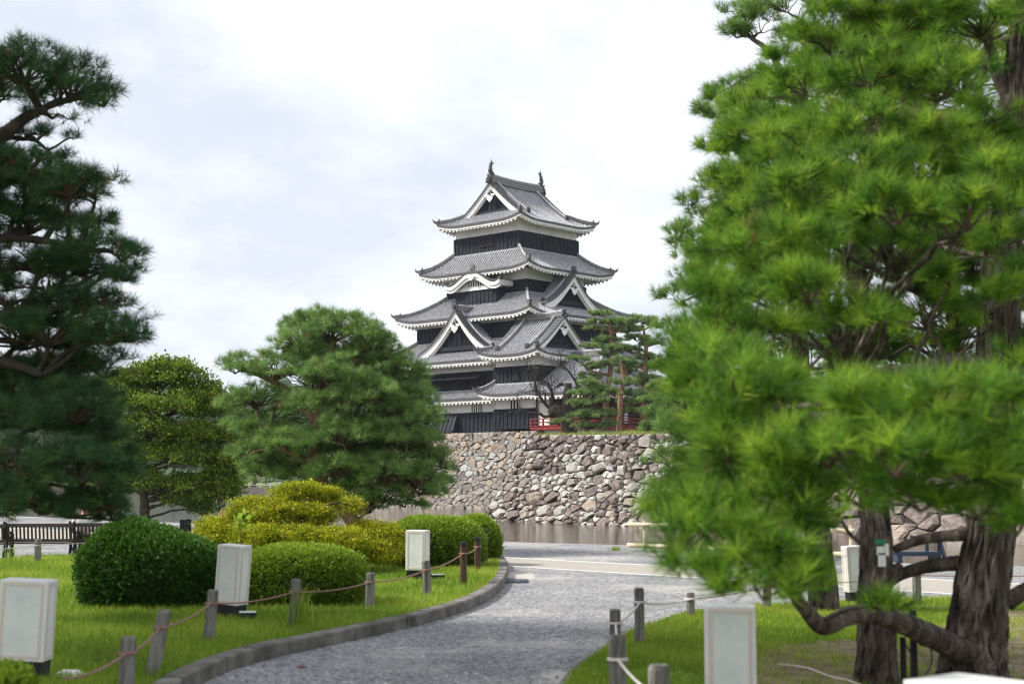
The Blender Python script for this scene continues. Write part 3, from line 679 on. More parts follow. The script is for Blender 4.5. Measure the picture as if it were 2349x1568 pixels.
E_.build('eave_edge', M['tile_end'], r); Wt.build('rafters', M['plaster'], r)['kind'] = 'stuff'; R_.build('ridge', M['ridge'], r); RT.build('ridge_cap', M['ridgetop'], r); O.build('ridge_ornament', M['iron'], r)
finish_castle(moon, 4.2)

# ------------------------------------------------------------------ stone walls
def clip_poly(poly, a, b, c):      # keep a*x+b*y<=c
    out = []; n = len(poly)
    for i in range(n):
        p, q = poly[i], poly[(i + 1) % n]; dp = a * p[0] + b * p[1] - c; dq = a * q[0] + b * q[1] - c
        if dp <= 0: out.append(p)
        if (dp < 0 < dq) or (dq < 0 < dp): t = dp / (dp - dq); out.append((p[0] + (q[0] - p[0]) * t, p[1] + (q[1] - p[1]) * t))
    return out
def cells(Wd, Ht, smin, smax, rng, big=.25, flat=1.5):
    """power diagram of stones in a Wd x Ht rectangle"""
    S_ = []; tries = 0; area = Wd * Ht
    sizes = []
    tot = 0
    while tot < area * .93:
        s_ = smax * rng.uniform(.75, 1) if rng.random() < big * .35 else smin * rng.uniform(.8, 1.7)
        sizes.append(s_); tot += 3.0 * s_ * s_
    sizes.sort(reverse=True); P = np.zeros((0, 3))
    for s_ in sizes:
        best = None; bs = -1e9
        for _ in range(26):
            x, y = rng.uniform(0, Wd), rng.uniform(0, Ht)
            if len(P):
                d = (np.hypot((P[:, 0] - x) / flat, P[:, 1] - y) - P[:, 2] - s_).min()
            else: d = 1
            if d > bs: bs = d; best = (x, y, s_)
            if d >= 0: break
        P = np.vstack([P, best])
    out = []
    for i in range(len(P)):
        x, y, s_ = P[i]; poly = [(max(0, x - 3), max(0, y - 3)), (min(Wd, x + 3), max(0, y - 3)), (min(Wd, x + 3), min(Ht, y + 3)), (max(0, x - 3), min(Ht, y + 3))]
        d = np.hypot(P[:, 0] - x, P[:, 1] - y); idx = np.argsort(d)[1:26]
        for j in idx:
            qx, qy, qs = P[j]; a, b = (qx - x), (qy - y) * flat * flat
            # metric x/flat, y
            a = (qx - x) / flat ** 2; b = (qy - y)
            c = ((qx ** 2 - x ** 2) / flat ** 2 + (qy ** 2 - y ** 2) + s_ ** 2 - qs ** 2) / 2
            poly = clip_poly(poly, a, b, c)
            if len(poly) < 3: break
        if len(poly) >= 3: out.append((poly, s_))
    return out
def stone_face(mb, mapf, Wd, Ht, smin, smax, rng, tintf, big=.25, rough=.16, gap=.03):
    k = 30; vs = []
    for i in range(k + 1):
        for j in range(7): vs.append(mapf(Wd * i / k, Ht * j / 6, -.05))
    mb.add(vs, [(i * 7 + j, (i + 1) * 7 + j, (i + 1) * 7 + j + 1, i * 7 + j + 1) for i in range(k) for j in range(6)], 1)
    for poly, s_ in cells(Wd, Ht, smin, smax, rng, big):
        P = np.array(poly); c = P.mean(0); ar = len(P)
        # drop near-duplicate corners
        keepi = [i for i in range(len(P)) if np.hypot(*(P[i] - P[i - 1])) > .05]
        P = P[keepi]
        P = [p for p in P]; lim_ = int(rng.choice([4, 5, 5, 6]))
        while len(P) > lim_:
            ar_ = [abs((P[i - 1][0] - P[i][0]) * (P[(i + 1) % len(P)][1] - P[i][1]) - (P[i - 1][1] - P[i][1]) * (P[(i + 1) % len(P)][0] - P[i][0])) for i in range(len(P))]
            P.pop(int(np.argmin(ar_)))
        if len(P) < 3: continue
        P = np.array(P); c = P.mean(0)
        # cut corners for rounder stones
        Q = []
        for i in range(len(P)):
            a, b, d = P[i - 1], P[i], P[(i + 1) % len(P)]
            Q += [b + (a - b) * rng.uniform(.0, .10), b + (d - b) * rng.uniform(.0, .10)] if rng.random() < .6 else [b]
        Q = np.array(Q); Q = c + (Q - c) * (1.03 - gap / max(.12, s_)); n = len(Q)
        tx, ty = rng.uniform(-.22, .22), rng.uniform(-.15, .3); dp = rough * rng.uniform(.5, 1.3) * (.6 + min(1.6, s_ * 1.6))
        vs = [mapf(p[0], p[1], -.04) for p in Q]
        m1 = c + (Q - c) * .965; vs += [mapf(p[0], p[1], dp * .45 + rng.uniform(-.02, .03)) for p in m1]
        m2 = c + (Q - c) * rng.uniform(.62, .86) + rng.uniform(-.04, .04, 2); vs += [mapf(p[0], p[1], dp * (.9 + rng.uniform(-.15, .15)) + (p[0] - c[0]) * tx + (p[1] - c[1]) * ty) for p in m2]
        vs.append(mapf(c[0], c[1], dp * 1.02))
        fs = [(i, (i + 1) % n, n + (i + 1) % n, n + i) for i in range(n)] + [(n + i, n + (i + 1) % n, 2 * n + (i + 1) % n, 2 * n + i) for i in range(n)] + [(2 * n + i, 2 * n + (i + 1) % n, 3 * n) for i in range(n)]
        mb.add(vs, fs, 0, tintf(c[0], c[1], s_))
def wall_map(A, B, z0, z1, batter, out, curve=.5, z1b=None):
    A = np.array(A, float); B = np.array(B, float); d = nrm(B - A); L_ = np.linalg.norm(B - A); out = np.array(out, float)
    def f(u, v, o):
        ztop = z1 + (z1b - z1) * min(1, u / L_) if z1b is not None else z1
        t = v / (z1 - z0); z = z0 + (ztop - z0) * t
        off = batter * ((1 - t) * (1 - curve) + curve * (1 - t) ** 2)
        p = A + d * u + out * (off + o); return (p[0], p[1], z)
    return f, L_
rs = np.random.default_rng(5)
# stone base of the keep (left face) in world coordinates
kb = MB()
wl = lambda x, y: l2w(x, y, 0)[:2]
A, B = wl(-9.1, 14.5), wl(-9.1, -11.0); o = nrm(wl(-1, 0) - wl(0, 0))
f, L_ = wall_map(A, B, -1.3, 5.08, 2.3, o)
tt = lambda u, v, s: float(np.clip(rs.normal(.3 if v < 3 else .55, .22) + (.12 if 3.4 < v < 5 and u > L_ * .4 else 0), 0, 1))
stone_face(kb, f, L_ + .0, 6.38, .17, .38, rs, tt, .3, .11, .018)
''' 
A2, B2 = wl(-9.3, -5.9), wl(-9.3, -11.0); f2, L2 = wall_map(A2, B2, -1.3, 5.15, 2.3, o)
stone_face(kb, f2, L2, 6.45, .17, .38, rs, tt, .3, .11, .018)
'''
# closing faces and the right face
A3, B3 = wl(-9.1, -11.0), wl(8, -11.0); o3 = nrm(wl(0, -1) - wl(0, 0)); f3, L3 = wall_map(A3, B3, -1.3, 5.05, 2.3, o3)
stone_face(kb, f3, L3, 6.35, .35, .6, rs, tt, .3, .11, .022)
def P3(xy, z): return (xy[0], xy[1], z)
#kb.add([P3(wl(-7.85, -5.9) , 5.08), P3(wl(-9.3, -5.9), 5.08), P3(wl(-11.6, -5.9), -1.3), P3(wl(-7.85, -5.9), -1.3)], [(0, 1, 2, 3)], 0, .4)
kb.add([P3(wl(-9.12, 14.5), 5.06), P3(wl(-9.12, -11.1), 5.06), P3(wl(8, -11.1), 5.06), P3(wl(8, 14.5), 5.06)], [(0, 1, 2, 3)], 0, .4)
ob = kb.build('stone_base', [M['stone_tan'], M['stone_gap']], None, origin=(*wl(0, 0), -1.3)); tag(ob, 'battered grey and tan stone base that carries the castle keep above the moat', 'stone wall')

# nearer moat wall
nw = MB(); A = (-1.2, 84.3); B = (9.2, 69.5)
dirw = nrm(np.array(B) - np.array(A)); ow = np.array([dirw[1], -dirw[0]]) if dirw[1] < 0 and False else np.array([dirw[1], -dirw[0]])
if ow[1] > 0: ow = -ow
TA = np.array(A) - ow * 1.3 + dirw * 2.0
B_far = np.array(A) + dirw * 46
f, L_ = wall_map(TA, B_far - ow * 1.3, -1.25, 3.95, 1.45, ow, z1b=3.2)
def tn(u, v, s):
    r = rs.random()
    if s > .3: return float(rs.choice([0, .08, .16, .3, .5, .72], p=[.2, .24, .18, .16, .10, .12]))
    if 1.7 < v < 3.0: return float(np.clip(rs.choice([.05, .2, .62, .75, .95], p=[.08, .12, .15, .2, .45]), 0, 1))
    return float(rs.choice([0, .08, .16, .35, .5, .68, .85, 1.0], p=[.13, .17, .15, .10, .1, .12, .11, .12]))
def fcorner(u, v, o):
    t = v / 5.2; lo_ = -3.3 * ((1 - t) * .75 + .25 * (1 - t) ** 2)     # left edge of the face leans out with the corner
    k_ = max(0, 1 - u / 9.0); p = f(u, v, o); return (p[0] + dirw[0] * lo_ * k_, p[1] + dirw[1] * lo_ * k_, p[2])
stone_face(nw, fcorner, 24, 5.2, .14, .39, rs, tn, .36, .24, .02)
fr = lambda u, v, o: f(u + 24, v, o)
stone_face(nw, fr, 21, 5.2, .34, .7, rs, tn, .6, .2, .03)
# return face going away from the corner
C0 = np.array(TA); od = -dirw
fb, _ = wall_map(C0, C0 - ow * 14, -1.25, 3.95, 3.4, od)
stone_face(nw, fb, 14, 5.2, .4, .7, rs, tn, .5, .15, .03)
ob = nw.build('moat_wall', [M['stone_dark'], M['stone_gap']], None, origin=(0, 78, -1.25)); tag(ob, 'rough wall of purple-brown and white boulders rising from the moat in front of the keep', 'stone wall')
# ------------------------------------------------------------------ ground, water, banks
def catmull(P, k=8):
    P = [np.array(p, float) for p in P]; out = []
    for i in range(len(P) - 1):
        a, b, c, d = P[max(i - 1, 0)], P[i], P[i + 1], P[min(i + 2, len(P) - 1)]
        for j in range(k):
            t = j / k; out.append(.5 * ((2 * b) + (c - a) * t + (2 * a - 5 * b + 4 * c - d) * t * t + (3 * b - a - 3 * c + d) * t ** 3))
    out.append(P[-1]); return out
def inpoly(x, y, poly):
    P = np.array(poly); x = np.asarray(x); y = np.asarray(y); r = np.zeros(x.shape, bool); n = len(P)
    for i in range(n):
        x1_, y1_ = P[i - 1]; x2_, y2_ = P[i]
        if y1_ == y2_: continue
        c = ((y1_ > y) != (y2_ > y)) & (x < (x2_ - x1_) * (y - y1_) / (y2_ - y1_) + x1_); r ^= c
    return r
def slab(name, poly, ztop, zbot, mats, kind='structure', top_only=False):
    m = MB(); n = len(poly); m.v = [(p[0], p[1], ztop) for p in poly] + [(p[0], p[1], zbot) for p in poly]
    m.f = [tuple(range(n))]; m.m = [0]; m.t = [.5]
    if not top_only:
        for i in range(n): j = (i + 1) % n; m.f.append((i, n + i, n + j, j)); m.m.append(len(mats) - 1); m.t.append(.5)
    o = m.build(name, mats); tag(o, kind=kind); return o
def ground_mat(name, kind):
    m = bpy.data.materials.new(name); m.use_nodes = True; t = m.node_tree; n = t.nodes; l = t.links.new; p = n['Principled BSDF']
    p.inputs['Roughness'].default_value = .95; p.inputs['Specular IOR Level'].default_value = .15
    co = n.new('ShaderNodeTexCoord').outputs['Object']
    def noise(s, d=6, r=.6):
        z = n.new('ShaderNodeTexNoise'); z.inputs['Scale'].default_value = s; z.inputs['Detail'].default_value = d; z.inputs['Roughness'].default_value = r; l(co, z.inputs['Vector']); return z.outputs['Fac']
    def ramp(f, st):
        r = n.new('ShaderNodeValToRGB'); el = r.color_ramp.elements
        for i, (q, c) in enumerate(st):
            if i == 0: el[0].position = q; el[0].color = (*c, 1)
            elif i == len(st) - 1: el[-1].position = q; el[-1].color = (*c, 1)
            else: z = el.new(q); z.color = (*c, 1)
        l(f, r.inputs[0]); return r.outputs[0]
    def mix(f, a, b, mode='MIX'):
        x = n.new('ShaderNodeMixRGB'); x.blend_type = mode
        if hasattr(f, 'links'): l(f, x.inputs[0])
        else: x.inputs[0].default_value = f
        l(a, x.inputs[1]); l(b, x.inputs[2]); return x.outputs[0]
    if kind == 'gravel':
        v = n.new('ShaderNodeTexVoronoi'); v.inputs['Scale'].default_value = 42; l(co, v.inputs['Vector'])
        v2 = n.new('ShaderNodeTexVoronoi'); v2.inputs['Scale'].default_value = 17; l(co, v2.inputs['Vector'])
        c1 = ramp(v.outputs['Color'], [(.1, (.07, .07, .074)), (.5, (.22, .223, .23)), (.9, (.47, .47, .48))])
        c2 = ramp(v2.outputs['Color'], [(.15, (.13, .132, .14)), (.6, (.26, .262, .27)), (.95, (.5, .5, .5))])
        base = mix(.35, c1, c2)
        big = ramp(noise(.7, 5), [(.35, (.80, .80, .81)), (.65, (1.12, 1.1, 1.08))]); base = mix(1., base, big, 'MULTIPLY')
        sand = ramp(noise(.28, 8, .68), [(.53, (0, 0, 0)), (.66, (.75, .75, .75))]); sc = ramp(noise(9), [(.3, (.40, .37, .33)), (.7, (.55, .52, .47))])
        base = mix(sand, base, sc)
        for (cx_, cy_, sx, sy) in SANDY:
            mpq = n.new('ShaderNodeMapping'); mpq.inputs['Location'].default_value = (-cx_ / sx, -cy_ / sy, 0); mpq.inputs['Scale'].default_value = (1 / sx, 1 / sy, 0); l(co, mpq.inputs[0])
            ln_ = n.new('ShaderNodeVectorMath'); ln_.operation = 'LENGTH'; l(mpq.outputs[0], ln_.inputs[0]); ad = n.new('ShaderNodeMath'); ad.operation = 'MULTIPLY_ADD'; ad.inputs[1].default_value = 1.1; l(noise(2.2, 7, .7), ad.inputs[0]); l(ln_.outputs['Value'], ad.inputs[2])
            base = mix(ramp(ad.outputs[0], [(.95, (.85, .85, .85)), (1.45, (0, 0, 0))]), base, sc)
        l(base, p.inputs['Base Color'])
        bp = n.new('ShaderNodeBump'); bp.inputs['Strength'].default_value = .7; bp.inputs['Distance'].default_value = .012; l(v.outputs['Distance'], bp.inputs['Height']); l(bp.outputs[0], p.inputs['Normal'])
    elif kind == 'lawn':
        a = ramp(noise(14, 8, .7), [(.3, (.05, .10, .01)), (.5, (.15, .25, .018)), (.7, (.26, .36, .03))]); b = ramp(noise(6), [(.3, (.10, .07, .04)), (.7, (.22, .17, .10))])
        f = ramp(noise(1.1, 7, .65), [(.52, (0, 0, 0)), (.62, (.8, .8, .8))]); l(mix(f, a, b), p.inputs['Base Color'])
        bp = n.new('ShaderNodeBump'); bp.inputs['Strength'].default_value = .8; bp.inputs['Distance'].default_value = .03; l(noise(40), bp.inputs['Height']); l(bp.outputs[0], p.inputs['Normal'])
    elif kind == 'bank':
        a = ramp(noise(1.2, 9, .7), [(.3, (.09, .12, .03)), (.5, (.14, .19, .04)), (.7, (.24, .23, .09))]); l(a, p.inputs['Base Color'])
        bp = n.new('ShaderNodeBump'); bp.inputs['Strength'].default_value = 1; bp.inputs['Distance'].default_value = .06; l(noise(9), bp.inputs['Height']); l(bp.outputs[0], p.inputs['Normal'])
    return m
SANDY = [(*g2(1196, 1318), .5, 2.4), (*g2(1285, 1550), .35, .8)]
M['gravel'] = ground_mat('grey_gravel', 'gravel'); M['lawn'] = ground_mat('lawn_soil', 'lawn'); M['bank'] = ground_mat('dry_grass', 'bank')
M['terrain'] = mat('terrain', (.06, .08, .03), .95, cols=[(.04, .06, .02), (.10, .11, .05)], scale=.05)
M['hill'] = mat('wooded_slope', (.03, .06, .03), .95, cols=[(.02, .045, .018), (.06, .10, .035)], scale=.09, detail=9)
w = bpy.data.materials.new('moat_water'); w.use_nodes = True; t = w.node_tree; p = t.nodes['Principled BSDF']
p.inputs['Base Color'].default_value = (.065, .05, .03, 1); p.inputs['Roughness'].default_value = .06; p.inputs['IOR'].default_value = 1.33; p.inputs['Specular IOR Level'].default_value = .6
nz = t.nodes.new('ShaderNodeTexNoise'); nz.inputs['Scale'].default_value = 1.6; nz.inputs['Detail'].default_value = 5; nz.inputs['Roughness'].default_value = .6
mpp = t.nodes.new('ShaderNodeMapping'); mpp.inputs['Scale'].default_value = (.9, 1.5, 1); tcx = t.nodes.new('ShaderNodeTexCoord')
t.links.new(tcx.outputs['Object'], mpp.inputs[0]); t.links.new(mpp.outputs[0], nz.inputs['Vector'])
bp = t.nodes.new('ShaderNodeBump'); bp.inputs['Strength'].default_value = .3; bp.inputs['Distance'].default_value = .05
t.links.new(nz.outputs['Fac'], bp.inputs['Height']); t.links.new(bp.outputs[0], p.inputs['Normal']); M['water'] = w

slab('ground', [(-3000, -200), (3000, -200), (3000, 3500), (-3000, 3500)], -1.7, -2, [M['terrain']], top_only=True)
slab('moat_water', [(-260, 5), (120, 5), (120, 224), (-260, 224)], -1.0, -1, [M['water']], top_only=True)
edge = [(-90, 128)] + [g2(0, 1181), g2(380, 1197), g2(760, 1213), g2(1145, 1240), g2(1320, 1246), g2(1500, 1252), g2(1800, 1270), g2(2060, 1289), g2(2330, 1297), (14, 20), (40, 2)]
edge = [tuple(p) for p in catmull(edge, 5)]
slab('gravel_path', [tuple(e_) for e_ in edge] + [(40, -12), (-90, -12)], 0., -1.6, [M['gravel'], M['stone_tan']])
top = [g2(-400, 1197), g2(30, 1210), g2(1290, 1285.7), g2(2180, 1331), g2(2700, 1358)]; bot = [g2(-400, 1211), g2(30, 1230), g2(1290, 1306), g2(2180, 1362), g2(2700, 1397)]
slab('paved_strip', top + bot[::-1], .006, 0, [M['beige']], top_only=True)
m = MB()
for P_ in (top, bot): m.sweep([(p[0], p[1], .004) for p in P_], .045, .008)
tag(m.build('strip_edging', M['white']), kind='structure')

kd = [(250, 1740), (330, 1655), (400, 1605), (463, 1568), (538, 1534), (641, 1505), (743, 1483), (846, 1460.6), (948, 1436.6), (1034, 1412.7), (1102, 1387), (1143, 1359.7), (1163, 1329), (1163, 1301.6), (1148, 1286), (1115, 1273), (1050, 1263), (900, 1257)]
kp = catmull([g2(*p) for p in kd], 6)
def offset(P, d):
    out = []
    for i in range(len(P)):
        t_ = nrm(P[min(i + 1, len(P) - 1)] - P[max(i - 1, 0)]); out.append(P[i] + np.array([-t_[1], t_[0]]) * d)
    return out
K = MB(); inner = offset(kp, .15); seg = 0; acc = 0
# kerb stones about 0.6 m long, as one kerb with joints
a0 = 0; lenacc = 0
dist = [0]
for i in range(1, len(kp)): dist.append(dist[-1] + np.linalg.norm(kp[i] - kp[i - 1]))
dist = np.array(dist); X = np.array(kp)
def along(s_, off=0):
    x = np.interp(s_, dist, X[:, 0]); y = np.interp(s_, dist, X[:, 1]); x2 = np.interp(s_ + .05, dist, X[:, 0]); y2 = np.interp(s_ + .05, dist, X[:, 1])
    if s_ + .05 > dist[-1]: x2, y2 = x, y; x1 = np.interp(s_ - .05, dist, X[:, 0]); y1 = np.interp(s_ - .05, dist, X[:, 1]); t_ = nrm([x - x1, y - y1])
    else: t_ = nrm([x2 - x, y2 - y])
    return np.array([x - t_[1] * off, y + t_[0] * off])
s_ = 0; ks = .6
while s_ < dist[-1] - .1:
    e_ = min(s_ + ks - .012, dist[-1]); hh = .13 + random.uniform(-.006, .006); jx = random.uniform(-.006, .006)
    for q in range(3):
        u0, u1 = s_ + (e_ - s_) * q / 3, s_ + (e_ - s_) * (q + 1) / 3
        for (o0, o1, zt) in ((0, .15, None),):
            p00, p01, p11, p10 = along(u0, jx), along(u1, jx), along(u1, .15 + jx), along(u0, .15 + jx)
            c0, c1 = along(u0, .018 + jx), along(u1, .018 + jx)
            vs = [(*p00, -.02), (*p01, -.02), (*p01, hh - .015), (*p00, hh - .015), (*c0, hh), (*c1, hh), (*p11, hh), (*p10, hh), (*p11, -.02), (*p10, -.02)]
            K.add(vs, [(0, 1, 2, 3), (3, 2, 5, 4), (4, 5, 6, 7), (7, 6, 8, 9)] + ([(0, 3, 4, 7, 9)] if q == 0 else []) + ([(1, 8, 6, 5, 2)] if q == 2 else []), 0, random.random())
    s_ += ks
tag(K.build('kerb', M['concrete']), kind='structure')
LZ = .10
lawnL = [tuple(p) for p in inner] + [g2(600, 1262), g2(420, 1266), g2(200, 1285), g2(0, 1291), g2(-500, 1300), (-14, 12), (-7, 4), (-3.5, 5)]
slab('lawn', lawnL, LZ, -.03, [M['lawn']])
rd_ = [(1200, 1760), (1262, 1640), (1305, 1568), (1340, 1533), (1390, 1496), (1440, 1463), (1503, 1438), (1565, 1418), (1640, 1405), (1850, 1392), (2100, 1382), (2349, 1372), (2800, 1350)]
rp_ = catmull([g2(*p) for p in rd_], 6)
lawnR = [tuple(p) for p in rp_] + [(16, 10), (12, 1), (1.5, 1)]
slab('lawn', lawnR, .05, -.03, [M['lawn']])
m = MB(); m.sweep([(p[0], p[1], 0) for p in rp_[:22]], .1, .045); tag(m.build('kerb', M['concrete']), kind='structure')

# castle bank behind the moat wall
gm = MB(); a = np.array([TA[0], TA[1]]); V = []; nx, ny = 24, 14
for j in range(ny + 1):
    for i in range(nx + 1):
        u = 46 * i / nx; v = 70 * (j / ny) ** 1.6
        p = a + dirw * (u + .0) - ow * (v + .05); zt = 3.92 - .75 * min(1, u / 46)
        z = zt + (4.5 - zt) * min(1, v / 16) ** .8 + .06 * sin(u * .9) * min(1, v) - .04
        V.append((p[0], p[1], z))
gm.add(V, [(j * (nx + 1) + i, j * (nx + 1) + i + 1, (j + 1) * (nx + 1) + i + 1, (j + 1) * (nx + 1) + i) for j in range(ny) for i in range(nx)])
tag(gm.build('grass_bank', M['bank'], smooth=True), kind='structure')
def bank_z(x, y):
    d = np.array([x, y]) - a; u = float(d @ dirw); v = float(-(d @ ow)); zt = 3.92 - .75 * min(1, max(0, u / 46)); return zt + (4.5 - zt) * min(1, max(0, v / 16)) ** .8 + .06 * sin(u * .9) * min(1, v) - .04

slab('far_bank', [(-260, 223), (30, 223), (60, 420), (-400, 420)], -.3, -1.6, [M['bank'], M['stone_tan']])
# wooded hills
hm = MB(); rsn = np.random.default_rng(3); V = []; nx, ny = 60, 10
for j in range(ny + 1):
    for i in range(nx + 1):
        x = -520 + 620 * i / nx; y = 640 + 260 * j / ny; h = (50 + 9 * sin(i * .31) + 5 * sin(i * .83 + 1)) * min(1, j / 6) ** .8
        V.append((x, y, -1.6 + h + rsn.uniform(-2, 2)))
hm.add(V, [(j * (nx + 1) + i, j * (nx + 1) + i + 1, (j + 1) * (nx + 1) + i + 1, (j + 1) * (nx + 1) + i) for j in range(ny) for i in range(nx)])
for _ in range(900):
    i = rsn.integers(0, nx); j = rsn.integers(1, ny); p = V[j * (nx + 1) + i]; r = rsn.uniform(3.5, 7); c = np.array(p) + [rsn.uniform(-5, 5), rsn.uniform(-12, 12), r * .4]
    vs = []; 
    for a_ in range(4):
        for b_ in range(7):
            th_, ph_ = pi * (a_ + .4) / 4.2, 2 * pi * b_ / 7; rr = r * rsn.uniform(.75, 1.15); vs.append(c + rr * np.array([sin(th_) * cos(ph_), sin(th_) * sin(ph_), cos(th_)]))
    hm.add(vs, [(a_ * 7 + b_, a_ * 7 + (b_ + 1) % 7, a_ * 7 + 7 + (b_ + 1) % 7, a_ * 7 + 7 + b_) for a_ in range(3) for b_ in range(7)] + [tuple(range(7))])
tag(hm.build('wooded_hills', M['hill']), kind='structure')

# ------------------------------------------------------------------ foliage
def basis(D):
    D = D / (np.linalg.norm(D, axis=1, keepdims=True) + 1e-9); R = np.where(np.abs(D[:, 2:3]) > .9, [[1., 0, 0]], [[0, 0, 1.]])
    A_ = np.cross(D, R); A_ /= np.linalg.norm(A_, axis=1, keepdims=True) + 1e-9; return D, A_, np.cross(D, A_)
def needles(P, D, length, n, width, spread, rng, stem=.35):
    """tufts of needles at P pointing along D: one thin triangle per needle"""
    D, A_, B_ = basis(D); K_ = len(P); ph = rng.uniform(0, 2 * pi, (K_, n)); th = spread * np.sqrt(rng.uniform(.03, 1, (K_, n)))
    d = D[:, None] * np.cos(th)[..., None] + (A_[:, None] * np.cos(ph)[..., None] + B_[:, None] * np.sin(ph)[..., None]) * np.sin(th)[..., None]
    base = P[:, None] + D[:, None] * (rng.uniform(-stem, .15, (K_, n)) * length)[..., None]
    ln = length * rng.uniform(.7, 1.1, (K_, n)); tip = base + d * ln[..., None]
    s_ = np.cross(d, rng.normal(size=d.shape)); s_ /= np.linalg.norm(s_, axis=2, keepdims=True) + 1e-9; s_ *= width
    V = np.stack([base - s_, base + s_, tip], 2).reshape(-1, 3)
    tn_ = np.clip(rng.uniform(.05, .95, (K_, 1)) * .75 + rng.uniform(0, .3, (K_, n)), 0, 1) * .78; tn_[rng.random(K_) < .014] = 1.; return V, tn_.ravel()
def pad_tufts(c, r, m, q, rng, low=-.25, clump=.28, up=.5, ragged=True):
    """m clumps over the upper shell of an ellipsoid, q tufts in each"""
    c = np.array(c, float); r = np.array(r, float)
    z = rng.uniform(low, 1, m); ph = rng.uniform(0, 2 * pi, m); s_ = np.sqrt(1 - z * z)
    u = np.stack([s_ * np.cos(ph), s_ * np.sin(ph), z], 1); rad = rng.uniform(.55, 1.05, (m, 1)) ** .7
    if ragged: rad = np.where(rng.random((m, 1)) < .18, rng.uniform(1.0, 1.32, (m, 1)), rad)
    C_ = c + u * r * rad; nrm_ = u / r; nrm_ /= np.linalg.norm(nrm_, axis=1, keepdims=True)
    P, D = [], []
    for k in range(m):
        w_ = rng.normal(size=(q, 3)); w_ /= np.linalg.norm(w_, axis=1, keepdims=True); w_[:, 2] = np.abs(w_[:, 2]) * .9 - .1
        cl = clump * rng.uniform(.6, 1.25)
        P.append(C_[k] + w_ * cl * rng.uniform(.4, 1, (q, 1)) * np.array([1, 1, .6])); D.append(w_ * .9 + nrm_[k] * .5 + np.array([0, 0, up]))
    return C_, np.concatenate(P), np.concatenate(D)
def limb(mb, p, q, r0, r1, rng, sag=.1, k=7, n=6, jit=.06):
    p, q = np.array(p, float), np.array(q, float); L_ = np.linalg.norm(q - p); pts = []
    side = nrm(np.cross(q - p, [0, 0, 1])) * L_
    w1, w2 = rng.uniform(-sag, sag, 2)
    for i in range(k + 1):
        t_ = i / k; pts.append(p + (q - p) * t_ + side * w1 * sin(pi * t_) + np.array([0, 0, L_ * (w2 * sin(2 * pi * t_) * .6 + .12 * sin(pi * t_))]) + rng.normal(size=3) * L_ * .012 * (0 < i < k))
    mb.tube(pts, [r0 + (r1 - r0) * i / k for i in range(k + 1)], n, jit=jit); return pts
def pine(name, label, base, trunk, pads, nl, nn, nw, nmat, bark, seed, group=None, cat='tree', dens=1., clump=.28, q=9, spread=1.15, tw=.012, limbs=None, up=.5, root=None, low=-.25, twigs=True, limb_r=.05):
    rng = np.random.default_rng(seed); o = empty(name, base, label, cat, group); base = np.array(base, float)
    tb = MB(); tp = catmull([np.array(p[:3]) for p in trunk], 5); rr = np.interp(np.linspace(0, len(trunk) - 1, len(tp)), range(len(trunk)), [p[3] for p in trunk])
    tb.tube(tp, rr, 14, jit=.07); T_ = np.array(tp)
    for lm in (limbs or []): tb.tube(catmull([np.array(p[:3]) for p in lm], 5), np.interp(np.linspace(0, len(lm) - 1, (len(lm) - 1) * 5 + 1), range(len(lm)), [p[3] for p in lm]), 9, jit=.08); T_ = np.vstack([T_, np.array(catmull([np.array(p[:3]) for p in lm], 5))])
    tw_ = MB(); Vs, Ts = [], []
    for pd in pads:
        c, r = np.array(pd[0], float), np.array(pd[1], float); d_ = dens * (pd[2] if len(pd) > 2 else 1)
        area = (r[0] * r[1] + r[0] * r[2] + r[1] * r[2]) / 3 * 4 * pi * .62
        m = max(3, int(d_ * area / (clump ** 2 * 2.0)))
        C_, P, D = pad_tufts(c, r, m, q, rng, low, clump, up)
        # branch to the pad from the nearest lower trunk point
        tgt = c - [0, 0, r[2] * .45]; dd = np.linalg.norm(T_ - tgt, axis=1) + np.maximum(0, T_[:, 2] - tgt[2]) * 1.5; st = T_[dd.argmin()]
        if dd.min() > .15: lp = limb(tb, st, tgt, limb_r * (1 + .5 * max(r)), limb_r * .45, rng, .14)
        else: lp = [st, tgt]
        if twigs:
            LP = np.array(lp[2:] if len(lp) > 4 else lp)
            for cc in C_:
                s_ = LP[np.argmin(np.linalg.norm(LP - cc, axis=1))]; limb(tw_, s_, cc, tw * 1.4, tw * .6, rng, .18, 4, 4, 0)
        V, t_ = needles(P, D, nl, nn, nw, spread, rng); Vs.append(V); Ts.append(t_)
    tb.build('trunk', bark, o, smooth=True, origin=base); 
    if tw_.v: tw_.build('twigs', M['twig'], o, origin=base)['kind'] = 'stuff'
    np_mesh('crown', np.concatenate(Vs), 3, np.concatenate(Ts), nmat, o, base); return o
PADH = 1.1
def D3(px, py, Y, dy=0): return at(px, py, Y + dy)
def pad(px, py, w_, h_, Y, dy=0, dr=None, dens=1.):
    """ellipsoid that measures w_ x h_ in photograph units at distance Y"""
    s = (Y + dy) / F_; rx = w_ / 2 * s; rz = h_ / 2 * s * PADH; return (at(px, py, Y + dy), (rx, dr or rx * .8, rz), dens)

